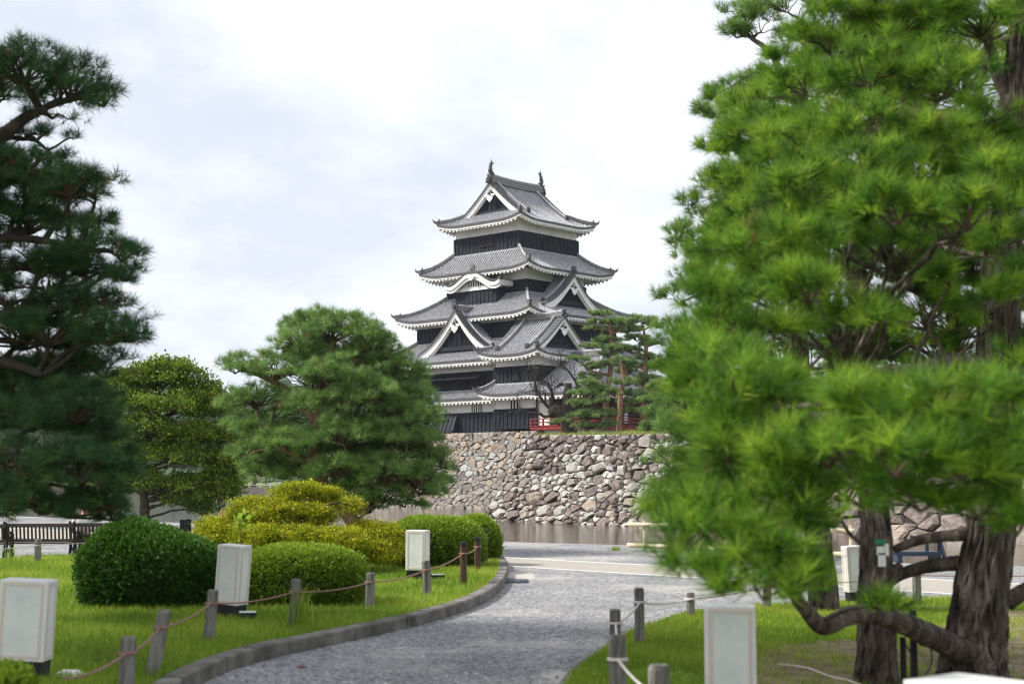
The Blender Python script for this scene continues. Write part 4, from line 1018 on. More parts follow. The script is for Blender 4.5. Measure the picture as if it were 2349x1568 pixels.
# pine in the middle of the garden
Y = 28.5; b = gnd(818, 1268); Y = b[1]
tr = [(*at(818, 1285, Y), .17), (*at(812, 1200, Y), .15), (*at(745, 1120, Y), .13), (*at(725, 1040, Y), .12), (*at(728, 960, Y), .10), (*at(735, 880, Y), .08), (*at(760, 800, Y), .05)]
pds = [pad(760, 765, 150, 62, Y, 0), pad(680, 790, 110, 50, Y, -.3), pad(840, 790, 110, 70, Y, .1), pad(560, 838, 100, 40, Y, -.1), pad(640, 850, 130, 55, Y, -.5), pad(760, 860, 150, 60, Y, -.8),
       pad(880, 850, 120, 75, Y, .2), pad(590, 915, 150, 60, Y, .2), pad(700, 925, 110, 45, Y, -1.0), pad(800, 930, 130, 60, Y, -1.0), pad(910, 920, 120, 90, Y, -.1), pad(945, 900, 70, 90, Y, .6),
       pad(590, 985, 140, 55, Y, .2), pad(660, 1015, 150, 50, Y, -.8), pad(780, 1000, 140, 60, Y, -1.1), pad(900, 1000, 140, 70, Y, -.5), pad(970, 1010, 80, 60, Y, 0), pad(990, 1045, 80, 50, Y, .1),
       pad(650, 1060, 90, 45, Y, .4), pad(770, 1085, 160, 60, Y, -.9), pad(880, 1085, 160, 75, Y, -.7), pad(960, 1120, 110, 65, Y, -.2), pad(880, 1140, 110, 50, Y, -.3), pad(700, 1110, 110, 50, Y, .2), pad(845, 1170, 70, 25, Y, 0),
       pad(540, 850, 60, 30, Y, -.2), pad(1010, 1060, 50, 60, Y, -.1)]
pds += [pad(710, 815, 130, 60, Y, .1), pad(800, 815, 140, 70, Y, .2), pad(760, 835, 160, 60, Y, .4), pad(690, 760, 90, 60, Y, .2), pad(870, 815, 100, 60, Y, .3), pad(880, 1060, 220, 140, Y, .4, dens=.8), pad(800, 1010, 160, 100, Y, .3, dens=.8), pad(760, 900, 300, 160, Y, .7, dens=.6), pad(850, 960, 260, 200, Y, .9, dens=.6), pad(720, 1060, 300, 160, Y, .8, dens=.6), pad(900, 1080, 220, 160, Y, .7, dens=.6), pad(620, 960, 180, 120, Y, .7, dens=.5),
        pad(720, 745, 110, 60, Y, .3), pad(800, 750, 120, 60, Y, .2), pad(860, 780, 60, 50, Y, .1), pad(640, 810, 90, 45, Y, 0), pad(930, 850, 70, 80, Y, .3), pad(975, 950, 60, 90, Y, .1), pad(985, 1085, 70, 80, Y, 0), pad(560, 1040, 80, 50, Y, .2), pad(600, 1080, 90, 50, Y, .3), pad(930, 960, 110, 90, Y, -.4), pad(850, 900, 130, 60, Y, -.8), pad(720, 1150, 90, 40, Y, .3), pad(800, 1135, 130, 60, Y, -.5), pad(930, 1155, 90, 30, Y, -.1)]
lbs = [[(*at(730, 975, Y), .09), (*at(690, 930, Y), .08), (*at(650, 890, Y - .1), .065), (*at(600, 862, Y - .1), .05), (*at(560, 850, Y - .1), .03)],
       [(*at(737, 905, Y), .09), (*at(775, 870, Y), .09), (*at(800, 840, Y), .08), (*at(850, 810, Y), .05)],
       [(*at(735, 940, Y), .07), (*at(800, 920, Y - .2), .06), (*at(870, 925, Y - .3), .04)], [(*at(725, 1060, Y), .07), (*at(660, 1035, Y - .2), .05), (*at(610, 1000, Y - .1), .03)],
       [(*at(745, 1120, Y), .08), (*at(850, 1110, Y - .3), .05), (*at(950, 1120, Y - .2), .03)]]
pine('pine_tree', 'broad green garden pine behind the golden clipped yew, left of the castle', (b[0], b[1], 0), tr, pds, .18, 30, .0036, M['n_mid'], M['redbark'], 21, 'pines in the near garden', dens=1.9, clump=.24, q=7, limbs=lbs, limb_r=.03, low=-.5, up=.4, spread=1.3)

# dark pine on the left edge
Y = 15.0; bx_ = at(-130, 1400, Y)[0]
tr = [(bx_, Y, 0, .24), (*at(-120, 1250, Y), .20), (*at(-100, 1000, Y), .17), (*at(-110, 700, Y), .14), (*at(-60, 420, Y), .11), (*at(-20, 290, Y), .08)]
pds = [pad(60, 170, 250, 100, Y, 0), pad(170, 205, 170, 100, Y, -.2), pad(240, 230, 90, 60, Y, 0), pad(30, 130, 120, 60, Y, -.3), pad(-60, 200, 200, 120, Y, .5),
       pad(60, 390, 220, 85, Y, 0), pad(160, 430, 170, 80, Y, -.3), pad(220, 445, 90, 55, Y, 0), pad(-20, 400, 200, 110, Y, .6), pad(60, 480, 200, 60, Y, .5),
       pad(200, 560, 170, 70, Y, -.2), pad(280, 585, 90, 60, Y, 0), pad(80, 610, 230, 70, Y, .5), pad(180, 620, 200, 50, Y, .6), pad(290, 635, 80, 40, Y, -.1),
       pad(40, 700, 220, 50, Y, .4, dens=.6), pad(200, 700, 160, 50, Y, .2, dens=.6), pad(120, 770, 260, 80, Y, 0), pad(250, 770, 150, 80, Y, -.2), pad(300, 755, 70, 60, Y, 0),
       pad(30, 860, 220, 60, Y, .5), pad(60, 960, 260, 110, Y, 0), pad(170, 940, 200, 110, Y, -.3), pad(240, 980, 120, 120, Y, 0), pad(60, 1080, 260, 110, Y, -.4), pad(180, 1080, 200, 110, Y, -.5), pad(240, 1110, 120, 100, Y, -.2),
       pad(100, 1160, 240, 70, Y, -.2), pad(210, 1165, 150, 60, Y, -.1), pad(20, 1130, 160, 80, Y, .2), pad(-80, 950, 240, 200, Y, .5), pad(-80, 650, 200, 160, Y, .5)]
pds += [pad(110, 330, 200, 60, Y, .5, dens=.5), pad(100, 430, 260, 90, Y, .7, dens=.7), pad(60, 520, 220, 80, Y, .6, dens=.6), pad(140, 500, 200, 70, Y, .4, dens=.7), pad(230, 500, 80, 50, Y, 0), pad(120, 660, 240, 80, Y, .7, dens=.5), pad(240, 690, 130, 50, Y, 0, dens=.7), pad(150, 720, 220, 60, Y, .4, dens=.7), pad(50, 780, 200, 90, Y, .6), pad(130, 850, 240, 90, Y, .6), pad(240, 850, 120, 70, Y, .2, dens=.8), pad(90, 900, 260, 120, Y, .7), pad(270, 1060, 90, 90, Y, .1), pad(260, 1180, 70, 50, Y, 0), pad(120, 260, 140, 50, Y, .2, dens=.6)]
for q_ in [(-6.2, 12, 6.6, 1.6, 1.6, .5), (-4.6, 11.2, 7.2, 1.5, 1.3, .45), (-5.4, 9.6, 6.2, 1.5, 1.2, .45), (-7.4, 10.2, 5.6, 1.4, 1.3, .5), (-6.5, 13.5, 8.0, 1.6, 1.3, .5), (-8., 13.2, 6.9, 1.4, 1.4, .5), (-5.2, 13., 8.6, 1.4, 1.2, .45), (-7.6, 8.2, 6.4, 1.3, 1.3, .45), (-9.2, 11.6, 6.2, 1.8, 1.8, .6), (-9.2, 9., 5.6, 1.6, 1.6, .6), (-8.6, 14.5, 6.8, 1.6, 1.6, .6), (-10.4, 12.8, 7.2, 1.8, 1.8, .6)]: pds.append((np.array(q_[:3]), q_[3:], .9))
lbs = [[(*at(-115, 900, Y), .12), (-7.2, 14.2, 5.6, .1), (-7.6, 13., 7.2, .08), (-7., 12., 8.6, .05)], [(-7.2, 14.2, 5.6, .08), (-8.6, 12.6, 5.6, .06), (-9., 10.4, 5.4, .04)], [(*at(-30, 340, Y), .09), (*at(20, 300, Y), .075), (*at(60, 270, Y), .06), (*at(110, 245, Y), .035)], [(*at(-100, 560, Y), .07), (*at(20, 545, Y), .05), (*at(120, 555, Y), .035), (*at(200, 570, Y), .02)],
       [(*at(-110, 740, Y), .07), (*at(0, 722, Y), .05), (*at(90, 720, Y), .035)], [(*at(-100, 860, Y), .08), (*at(0, 830, Y), .06), (*at(100, 860, Y), .04)]]
pine('pine_tree', 'dark blue-green pine with drooping layered crown, cut by the left edge', (bx_, Y, 0), tr, pds, .15, 30, .0026, M['n_dark'], M['darkbark'], 22, 'pines in the near garden', spread=1.3, dens=1.9, clump=.19, q=8, limbs=lbs, limb_r=.03, up=.35, low=-.6)

# yew tree behind the round bush
Yy = gnd(330, 1212)[1]
def leafy(name, label, base, trunk, pads, size, n_per, mt, bark, seed, cat='tree', group=None, clump=.25, dens=1., up=.3, flat=1., low=-.3, limb_r=.04, twigs=True, q=6, ragged=True):
    rng = np.random.default_rng(seed); o = empty(name, base, label, cat, group); base = np.array(base, float); tb = MB(); tw_ = MB()
    tp = catmull([np.array(p[:3]) for p in trunk], 4); rr = np.interp(np.linspace(0, len(trunk) - 1, len(tp)), range(len(trunk)), [p[3] for p in trunk]); tb.tube(tp, rr, 10, jit=.08); T_ = np.array(tp)
    Vs, Ts = [], []
    for pd in pads:
        c, r = np.array(pd[0], float), np.array(pd[1], float); d_ = dens * (pd[2] if len(pd) > 2 else 1)
        area = (r[0] * r[1] + r[0] * r[2] + r[1] * r[2]) / 3 * 4 * pi * .7; m = max(3, int(d_ * area / (clump ** 2 * 2.0)))
        C_, P, D = pad_tufts(c, r, m, q, rng, low, clump, up, ragged)
        tgt = c - [0, 0, r[2] * .3]; dd = np.linalg.norm(T_ - tgt, axis=1) + np.maximum(0, T_[:, 2] - tgt[2]); st = T_[dd.argmin()]; lp = limb(tb, st, tgt, limb_r, limb_r * .3, rng, .12)
        if twigs:
            LP = np.array(lp[2:])
            for cc in C_: s_ = LP[np.argmin(np.linalg.norm(LP - cc, axis=1))]; limb(tw_, s_, cc, .01, .005, rng, .15, 3, 3, 0)
        V, t_ = leaves(P, D, size, n_per, rng, flat); Vs.append(V); Ts.append(t_)
    tb.build('trunk', bark, o, smooth=True, origin=base)
    if tw_.v: tw_.build('twigs', M['twig'], o, origin=base)['kind'] = 'stuff'
    np_mesh('crown', np.concatenate(Vs), 4, np.concatenate(Ts), mt, o, base); return o
def leaves(P, D, size, n, rng, flat=1., spreadr=1.6):
    """sprays of small leaves round each point: one diamond per leaf"""
    K_ = len(P); c = P[:, None] + rng.normal(size=(K_, n, 3)) * size * spreadr * np.array([1, 1, .6])
    D = D / (np.linalg.norm(D, axis=1, keepdims=True) + 1e-9)
    d = D[:, None] * .9 + rng.normal(size=(K_, n, 3)) * .6; d /= np.linalg.norm(d, axis=2, keepdims=True)
    s_ = np.cross(d, np.array([0, 0, 1.]) + rng.normal(size=d.shape) * .5); s_ /= np.linalg.norm(s_, axis=2, keepdims=True) + 1e-9
    l_ = size * rng.uniform(.7, 1.3, (K_, n, 1)); w_ = l_ * .34 * flat
    V = np.stack([c, c + d * l_ * .5 + s_ * w_, c + d * l_, c + d * l_ * .5 - s_ * w_], 2).reshape(-1, 3)
    t_ = np.clip(rng.uniform(.05, .95, (K_, 1)) * .7 + rng.uniform(0, .3, (K_, n)), 0, 1).ravel(); return V, t_
b = (at(330, 1205, Yy)[0], Yy, 0)
tr = [(*at(330, 1222, Yy), .17), (*at(332, 1150, Yy), .14), (*at(325, 1080, Yy), .11), (*at(350, 980, Yy), .08), (*at(365, 900, Yy), .05)]
pds = [pad(385, 846, 100, 30, Yy), pad(495, 935, 80, 60, Yy, .2), pad(528, 1005, 80, 64, Yy, .2), pad(540, 1070, 70, 60, Yy, .1), pad(470, 905, 60, 44, Yy, 0), pad(275, 890, 90, 50, Yy, .2), pad(390, 870, 150, 60, Yy), pad(330, 880, 110, 60, Yy, .3), pad(440, 900, 90, 60, Yy, 0), pad(300, 930, 130, 60, Yy, -.3), pad(400, 935, 130, 50, Yy, -.8), pad(465, 950, 100, 60, Yy, 0), pad(340, 990, 150, 55, Yy, -.7), pad(440, 1000, 130, 50, Yy, -.5), pad(500, 1010, 80, 45, Yy, .1),
       pad(290, 1040, 120, 60, Yy, 0), pad(390, 1050, 150, 50, Yy, -.6), pad(480, 1060, 120, 45, Yy, -.1), pad(520, 1090, 70, 35, Yy, 0), pad(340, 1110, 120, 50, Yy, -.2), pad(440, 1110, 110, 35, Yy, -.3, dens=.7), pad(530, 1115, 50, 40, Yy, -.2), pad(515, 1100, 60, 40, Yy, -.4), pad(510, 1070, 90, 60, Yy, .5), pad(522, 1110, 60, 60, Yy, .4), pad(505, 1140, 80, 40, Yy, .2), pad(420, 1150, 100, 40, Yy, .1), pad(300, 1120, 120, 70, Yy, .3), pad(470, 1175, 60, 26, Yy, 0, dens=.7), pad(500, 1130, 80, 35, Yy, -.3, dens=.9), pad(460, 1165, 60, 25, Yy, 0, dens=.5)]
leafy('yew_tree', 'olive-green yew tree between the dark pine and the broad garden pine', b, tr, pds, .085, 16, M['yew'], M['darkbark'], 31, clump=.21, dens=1.15, limb_r=.05)

# ---- clipped bushes
def bush(name, label, c, r, mt, seed, n, size, group=None, sq=2.3, top=None, mounds=0.06, cat='bush', topflat=.35, skew=0.):
    """closed hedge mass: dark inner body and a dense coat of leaves"""
    rng = np.random.default_rng(seed); c = np.array(c, float); r = np.array(r, float); o = empty(name, (c[0], c[1], LZ), label, cat, group); base = np.array([c[0], c[1], LZ])
    K1, K2, K3 = rng.uniform(0, 6, 3)
    def surf(u, s_=1.):
        e_ = np.sign(u) * np.abs(u) ** (2 / sq); e_ = e_ / (np.abs(e_) ** sq).sum(-1, keepdims=True) ** (1 / sq)
        w_ = 1 + mounds * (np.sin(3 * u[..., 0:1] * 2 + K1) * np.sin(2.5 * u[..., 1:2] * 2 + K2) + .6 * np.sin(7 * u[..., 0:1] + K3 + 4 * u[..., 2:3]))
        q_ = e_ * r * s_ * w_; q_[..., 2:3] = q_[..., 2:3] * (1 - skew * np.clip(e_[..., 0:1], -.6, 1)) - (skew * r[2] * .0); return c + q_
    vs, fs = [], []; a_, b_ = 14, 26
    for i in range(a_ + 1):
        for j in range(b_):
            th_ = pi * i / a_; ph_ = 2 * pi * j / b_; vs.append(surf(np.array([sin(th_) * cos(ph_), sin(th_) * sin(ph_), cos(th_)]), .93))
    mb = MB(); vs = [(p[0], p[1], max(p[2], LZ - .02)) for p in vs]
    mb.add(vs, [(i * b_ + j, i * b_ + (j + 1) % b_, (i + 1) * b_ + (j + 1) % b_, (i + 1) * b_ + j) for i in range(a_) for j in range(b_)])
    mb.build('branches', M['inner'], o, smooth=True, origin=base)
    u = rng.normal(size=(n * 2, 3)); u /= np.linalg.norm(u, axis=1, keepdims=True); P = surf(u, 1.) ; P = c + (P - c) * rng.uniform(.94, 1.025, (len(P), 1))
    k_ = P[:, 2] > LZ + .02; P = P[k_][:n]; u = u[k_][:n]
    nn_ = u / r; nn_ /= np.linalg.norm(nn_, axis=1, keepdims=True); V, t_ = leaves(P, nn_ + np.array([0, 0, .5]), size, 7, rng, 1.1, .9)
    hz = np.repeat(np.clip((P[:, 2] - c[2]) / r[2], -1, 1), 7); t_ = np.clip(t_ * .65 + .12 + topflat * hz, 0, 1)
    np_mesh('leaves', V, 4, t_, mt, o, base); return o
def bush_px(name, label, x0, x1, yt, yb, mt, seed, n, size, depth=.8, **k):
    b = gnd((x0 + x1) / 2, yb, LZ); Y_ = b[1] + .0; s = Y_ / F_; rx = (x1 - x0) / 2 * s; Yc = Y_ + rx * depth * 1.0; s = Yc / F_
    H = at(0, yt, Yc)[2] - LZ; rx = (x1 - x0) / 2 * s; cx_ = at((x0 + x1) / 2, yb, Yc)[0]
    rz = H * .60; return bush(name, label, (cx_, Yc, LZ + H - rz), (rx, rx * depth, rz), mt, seed, n, size, **k)
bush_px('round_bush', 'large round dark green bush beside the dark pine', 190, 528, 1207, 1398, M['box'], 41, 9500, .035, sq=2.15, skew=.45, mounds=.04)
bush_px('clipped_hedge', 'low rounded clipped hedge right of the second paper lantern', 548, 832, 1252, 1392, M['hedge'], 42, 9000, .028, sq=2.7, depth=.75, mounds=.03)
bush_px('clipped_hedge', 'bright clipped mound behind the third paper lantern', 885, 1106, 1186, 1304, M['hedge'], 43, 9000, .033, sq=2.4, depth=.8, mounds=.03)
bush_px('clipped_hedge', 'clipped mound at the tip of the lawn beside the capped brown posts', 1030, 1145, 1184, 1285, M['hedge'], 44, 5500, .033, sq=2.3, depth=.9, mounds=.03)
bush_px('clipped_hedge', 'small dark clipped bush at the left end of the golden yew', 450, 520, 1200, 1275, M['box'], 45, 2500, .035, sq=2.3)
bush('grass_mound_bush', 'blurred bright green shrub cut by the bottom left corner', (at(-25, 1640, 8.2)[0], 8.2, .12), (.25, .3, .36), M['hedge'], 46, 3000, .04)
# golden cloud-pruned yew
Yg = 22.5; b = (at(700, 1300, Yg)[0], Yg, LZ)
tr = [(b[0], Yg, LZ, .09), (*at(705, 1250, Yg), .08), (*at(690, 1200, Yg), .06), (*at(705, 1160, Yg), .04)]
pds = [pad(695, 1133, 110, 46, Yg, .4), pad(750, 1143, 70, 42, Yg, .4), pad(675, 1145, 80, 26, Yg, .3), pad(650, 1133, 50, 14, Yg, .5, dens=.7), pad(565, 1174, 86, 50, Yg, .1), pad(635, 1178, 120, 50, Yg, 0), pad(712, 1184, 112, 46, Yg, .1), pad(600, 1176, 90, 50, Yg, .3), pad(670, 1180, 90, 48, Yg, .3), pad(605, 1150, 50, 12, Yg, .2, dens=.6),
       pad(808, 1162, 34, 32, Yg, .1), pad(515, 1232, 116, 66, Yg, -.1), pad(600, 1238, 130, 62, Yg, -.4), pad(690, 1242, 130, 60, Yg, -.4), pad(780, 1248, 130, 62, Yg, -.5), pad(560, 1240, 100, 60, Yg, -.2), pad(645, 1240, 110, 60, Yg, -.3), pad(735, 1246, 110, 60, Yg, -.4), pad(840, 1225, 110, 44, Yg, .3), pad(880, 1245, 90, 76, Yg, 0), pad(800, 1265, 100, 50, Yg, -.4), pad(860, 1270, 100, 50, Yg, -.3), pad(490, 1215, 70, 50, Yg, .2)]
leafy('golden_yew', 'golden-yellow cloud-pruned yew shrub in tiers between the hedges and the broad pine', b, tr, pds, .032, 18, M['gold'], M['twig'], 33, cat='shrub', clump=.10, dens=2.6, limb_r=.03, low=-.9, up=.6, ragged=False)
# ------------------------------------------------------------------ pines in front of the castle
def bpt(px, Y): x = at(px, 990, Y)[0]; return np.array([x, Y, bank_z(x, Y)])
def castle_pine(name_label, px, Y, trunk, pads, seed, red=True, dens=1., lbs=None, r0=.3):
    b = bpt(px, Y); tr = [(b[0], b[1], b[2] - .1, r0 * .85)] + [(*at(t_[0], t_[1], Y + (t_[3] if len(t_) > 3 else 0)), t_[2] * .78) for t_ in trunk]
    pds = [pad(p[0], p[1], p[2] * 1.05, p[3] * .85, Y, p[4] if len(p) > 4 else 0) for p in pads]
    L_ = [[(*at(q[0], q[1], Y + (q[3] if len(q) > 3 else 0)), q[2]) for q in l_] for l_ in (lbs or [])]
    return pine('pine_tree', name_label, b, tr, pds, .30, 16, .016, M['n_far'], M['redbark'] if red else M['bark'], seed, 'pines in front of the castle', dens=dens*1.15, clump=.30, q=6, tw=.02, limbs=L_, up=.8, low=-.1, limb_r=.06, spread=1.2)
Y = 97
castle_pine('tallest pine in front of the castle, with bare reddish trunk and layered flat pads', 1386, Y,
    [(1390, 940, .27), (1394, 890, .25), (1400, 850, .23), (1402, 800, .19), (1400, 760, .14), (1395, 735, .08)],
    [(1377, 722, 52, 13), (1368, 739, 36, 14), (1404, 741, 60, 22), (1362, 755, 28, 11), (1430, 742, 60, 16, .5), (1436, 762, 52, 18, .5), (1400, 758, 40, 13, .5), (1395, 782, 62, 15), (1360, 797, 52, 15), (1418, 800, 60, 20, -.5), (1400, 815, 45, 16), (1325, 826, 48, 14), (1356, 843, 58, 18), (1388, 836, 44, 14, -.6), (1430, 830, 48, 18, .4), (1350, 868, 52, 20, .4), (1440, 855, 50, 24, .8), (1375, 900, 60, 20, .8), (1345, 895, 44, 16, .4)],
    51, lbs=[[(1400, 860, .12), (1375, 856, .08), (1350, 848, .05)], [(1398, 770, .09), (1412, 752, .06), (1432, 744, .04)], [(1402, 866, .09), (1420, 872, .06), (1440, 860, .04)]])
Y = 95
castle_pine('slim pine with dark scaly lower trunk between the two other castle pines', 1419, Y,
    [(1422, 950, .24), (1424, 900, .21), (1433, 875, .19), (1427, 850, .15), (1424, 825, .09)],
    [(1440, 880, 60, 24), (1410, 905, 52, 22, .5), (1455, 905, 50, 26, .5), (1445, 925, 50, 22, .5), (1420, 828, 36, 14)], 52, r0=.27)
castle_pine('right-hand castle pine with leaning red trunk and airy crown', 1472, 98,
    [(1476, 950, .3), (1478, 900, .25), (1480, 850, .22), (1482, 800, .17), (1478, 765, .12), (1474, 748, .07)],
    [(1476, 738, 66, 22), (1500, 748, 40, 14), (1450, 752, 46, 16), (1462, 778, 60, 18), (1490, 790, 56, 18), (1450, 805, 50, 18), (1484, 822, 56, 20), (1500, 840, 46, 18), (1458, 840, 46, 18), (1490, 870, 56, 22), (1456, 880, 40, 20), (1500, 905, 60, 24), (1468, 925, 56, 24), (1445, 945, 40, 16)], 53)
castle_pine('low bushy pine with rounded pads beside the gnarled bare tree', 1345, 94,
    [(1347, 970, .16), (1342, 940, .14), (1348, 900, .1), (1350, 880, .06)],
    [(1352, 880, 50, 20), (1345, 905, 66, 22), (1375, 895, 46, 22), (1332, 930, 60, 22), (1372, 925, 60, 22), (1335, 955, 46, 24), (1360, 955, 70, 26), (1395, 950, 40, 22), (1330, 976, 36, 18), (1352, 980, 60, 16), (1400, 975, 34, 18)  , (1388, 980, 34, 16)], 54, red=False, r0=.2)
castle_pine('small shrubby pine at the foot of the bare tree', 1288, 96, [(1288, 975, .06), (1286, 968, .04)], [(1286, 972, 34, 18), (1296, 966, 24, 12)], 55, r0=.08)
# brighter pine on the wall top, nearer
b = bpt(1530, 84); pds = [pad(p[0], p[1], p[2], p[3], 84) for p in [(1525, 890, 70, 34), (1500, 915, 50, 24), (1540, 930, 80, 40), (1498, 945, 50, 26), (1530, 965, 80, 36), (1496, 985, 60, 28), (1545, 985, 70, 30), (1560, 850, 80, 50), (1600, 900, 90, 60), (1590, 960, 90, 50), (1620, 820, 80, 60), (1520, 845, 50, 30)]]
pine('pine_tree', 'fresh green pine standing on the wall edge at the right of the castle pines', b, [(*b, .2), (*at(1535, 940, 84), .15), (*at(1530, 880, 84), .1), (*at(1540, 850, 84), .06)], pds, .26, 16, .013, M['n_mid'], M['redbark'], 56, 'pines in front of the castle', dens=2, clump=.32, q=7, tw=.02, up=.8)
for i, (px, Y_, h_) in enumerate([(1640, 96, 190), (1760, 100, 160), (1900, 92, 170), (2050, 98, 150), (2220, 90, 160), (2380, 95, 170)]):
    b = bpt(px, Y_); rr = np.random.default_rng(60 + i); pds = [pad(px + rr.uniform(-45, 45), 985 - h_ * f_, rr.uniform(60, 100), rr.uniform(26, 40), Y_, rr.uniform(-1, 1)) for f_ in np.linspace(.2, 1, 7)]
    pine('pine_tree', ['pine on the castle bank glimpsed just right of the wall-edge pine', 'second pine of the castle bank, behind the right foreground pine', 'third pine of the castle bank, behind the right foreground pine', 'fourth pine of the castle bank, behind the right foreground pine', 'fifth pine of the bank, behind the thick foreground trunk', 'last pine of the bank at the right edge'][i],
         b, [(*b, .25), (*at(px, 985 - h_ * .5, Y_), .2), (*at(px + 6, 985 - h_, Y_), .08)], pds, .34, 12, .022, M['n_far'], M['redbark'], 160 + i, 'pines on the castle bank', dens=1.6, clump=.42, q=6, twigs=False, up=.8)

# gnarled bare tree
b = bpt(1312, 97); o = empty('bare_tree', b, 'gnarled nearly leafless old tree with thick dark trunk in front of the turret', 'tree'); tb = MB(); rng = np.random.default_rng(77)
A_ = lambda px, py, dy=0: at(px, py, 97 + dy)
tb.tube(catmull([b - [0, 0, .1], A_(1303, 975), A_(1290, 952), A_(1272, 940), A_(1262, 950)], 5), np.interp(np.linspace(0, 1, 21), [0, .3, .7, 1], [.5, .5, .42, .2]), 10, jit=.12)
def branch(pts, r0, r1, n=7): P_ = catmull([A_(*p) for p in pts], 5); tb.tube(P_, np.linspace(r0, r1, len(P_)), n, jit=.12); return P_
B1 = branch([(1296, 965), (1300, 935), (1302, 905), (1304, 878)], .42, .24)
B2 = branch([(1305, 925), (1318, 912), (1326, 895), (1330, 882)], .14, .07); B3 = branch([(1280, 945), (1262, 935), (1250, 925), (1236, 905), (1222, 892)], .16, .05)
B4 = branch([(1272, 950), (1250, 955), (1235, 948), (1205, 945), (1192, 938)], .13, .03); B5 = branch([(1262, 935), (1268, 905), (1262, 890), (1258, 875)], .12, .05)
B6 = branch([(1245, 922), (1232, 895), (1228, 870), (1236, 845)], .1, .03); B7 = branch([(1335, 905), (1322, 880), (1312, 862), (1296, 842), (1284, 838)], .1, .04); B8 = branch([(1290, 885), (1289, 880), (1281, 884), (1277, 888)], .12, .09)
allb = [B2, B3, B4, B5, B6, B7]
for k_ in range(85):
    Bp = allb[rng.integers(len(allb))]; p = Bp[rng.integers(3, len(Bp))]; d_ = nrm(rng.normal(size=3) * [1, .7, .6] + [-.25, 0, .7]); L_ = rng.uniform(.5, 1.9)
    lp = limb(tb, p, p + d_ * L_, .028, .009, rng, .2, 5, 4, 0)
    for _ in range(2): d2 = nrm(d_ + rng.normal(size=3) * .6); q_ = lp[rng.integers(2, 5)]; limb(tb, q_, q_ + d2 * L_ * .5, .018, .008, rng, .2, 3, 3, 0)
tb.build('trunk', M['darkbark'], o, smooth=True, origin=b)

# ------------------------------------------------------------------ far bank
for i, px in enumerate([-60, 30, 110, 190, 260, 330, 400, 470, 530, 585, 650, 710, 780, 850, 920]):
    rr = np.random.default_rng(200 + i); Yt = 232 + rr.uniform(0, 30); hh = rr.uniform(120, 190) * (1.0 if px > 480 or px < 100 else .9); b = (at(px, 1100, Yt)[0], Yt, -.3)
    if 470 < px < 600: hh *= .72
    pds = [pad(px + rr.uniform(-26, 26), 1095 - hh * f_, rr.uniform(60, 95) * (1.1 - .5 * f_), rr.uniform(28, 44), Yt, rr.uniform(-2, 2)) for f_ in (.28, .4, .5, .6, .7, .8, .9)]
    words = ['very first', 'second', 'third', 'fourth', 'fifth', 'sixth', 'seventh', 'eighth', 'ninth', 'tenth', 'eleventh', 'twelfth', 'thirteenth', 'fourteenth', 'last'][i]
    leafy('broadleaf_tree', words + ' tree from the left in the row beyond the moat', b, [(*b, .25), (*at(px, 1060, Yt), .2), (*at(px + 3, 1095 - hh * .85, Yt), .08)], pds, .42, 6, M['far_leaf'], M['darkbark'], 300 + i, group='trees on the far bank', clump=.75, dens=1., twigs=False, low=-.6, limb_r=.08)
tr_ = empty('garden_trellis', (*at(590, 1115, 226)[:2], -.3), 'low timber trellis with flat leafy top on the far bank', 'trellis'); base = np.array([*at(590, 1115, 226)[:2], -.3])
m = MB(); xs = [at(p, 1100, 226)[0] for p in (535, 573, 611, 649)]
for x in xs:
    for yy in (226, 229): m.box((x, yy, .9), (.09, .09, 1.3))
for yy in (225.9, 229.1): m.bar((xs[0] - 1, yy, 2.05), (xs[-1] + 1, yy, 2.05), .14, .16)
m.bar((xs[1] + .6, 225.8, 0), (xs[2], 225.8, 1.9), .1, .1); m.bar((xs[0] - 1, 225.8, 2.45), (xs[-1] + 1, 225.8, 2.45), .08, .08)
m.build('frame', M['wood'], tr_, origin=base)
rr = np.random.default_rng(9); P = np.stack([rr.uniform(xs[0] - 1, xs[-1] + 1, 500), rr.uniform(225.8, 229.3, 500), rr.uniform(2.2, 2.7, 500)], 1); V, t_ = leaves(P, np.tile([0, 0, 1.], (500, 1)), .3, 6, rr); np_mesh('leafy_top', V, 4, t_, M['far_leaf'], tr_, base)
m = MB(); xs = [at(p, 1100, 223.6)[0] for p in (505, 530, 552, 574.5, 597, 620, 642)]
cf = empty('chain_fence', (xs[3], 223.6, -.3), 'white posts linked by sagging chains along the far moat edge', 'fence'); bcf = np.array([xs[3], 223.6, -.3])
for x in xs: q = MB(); q.box((x, 223.6, .15), (.1, .1, .47)); q.build('post', M['white'], cf, origin=bcf)
for i in range(len(xs) - 1):
    q = MB(); q.tube([(xs[i] + (xs[i + 1] - xs[i]) * k / 8, 223.6, .5 - .42 * sin(pi * k / 8)) for k in range(9)], .045, 5); q.build('chain', M['white'], cf, origin=bcf)
slab('bank_kerb', [(-200, 222.9), (20, 222.9), (20, 223.4), (-200, 223.4)], -.22, -1.2, [M['beige'], M['stone_tan']])

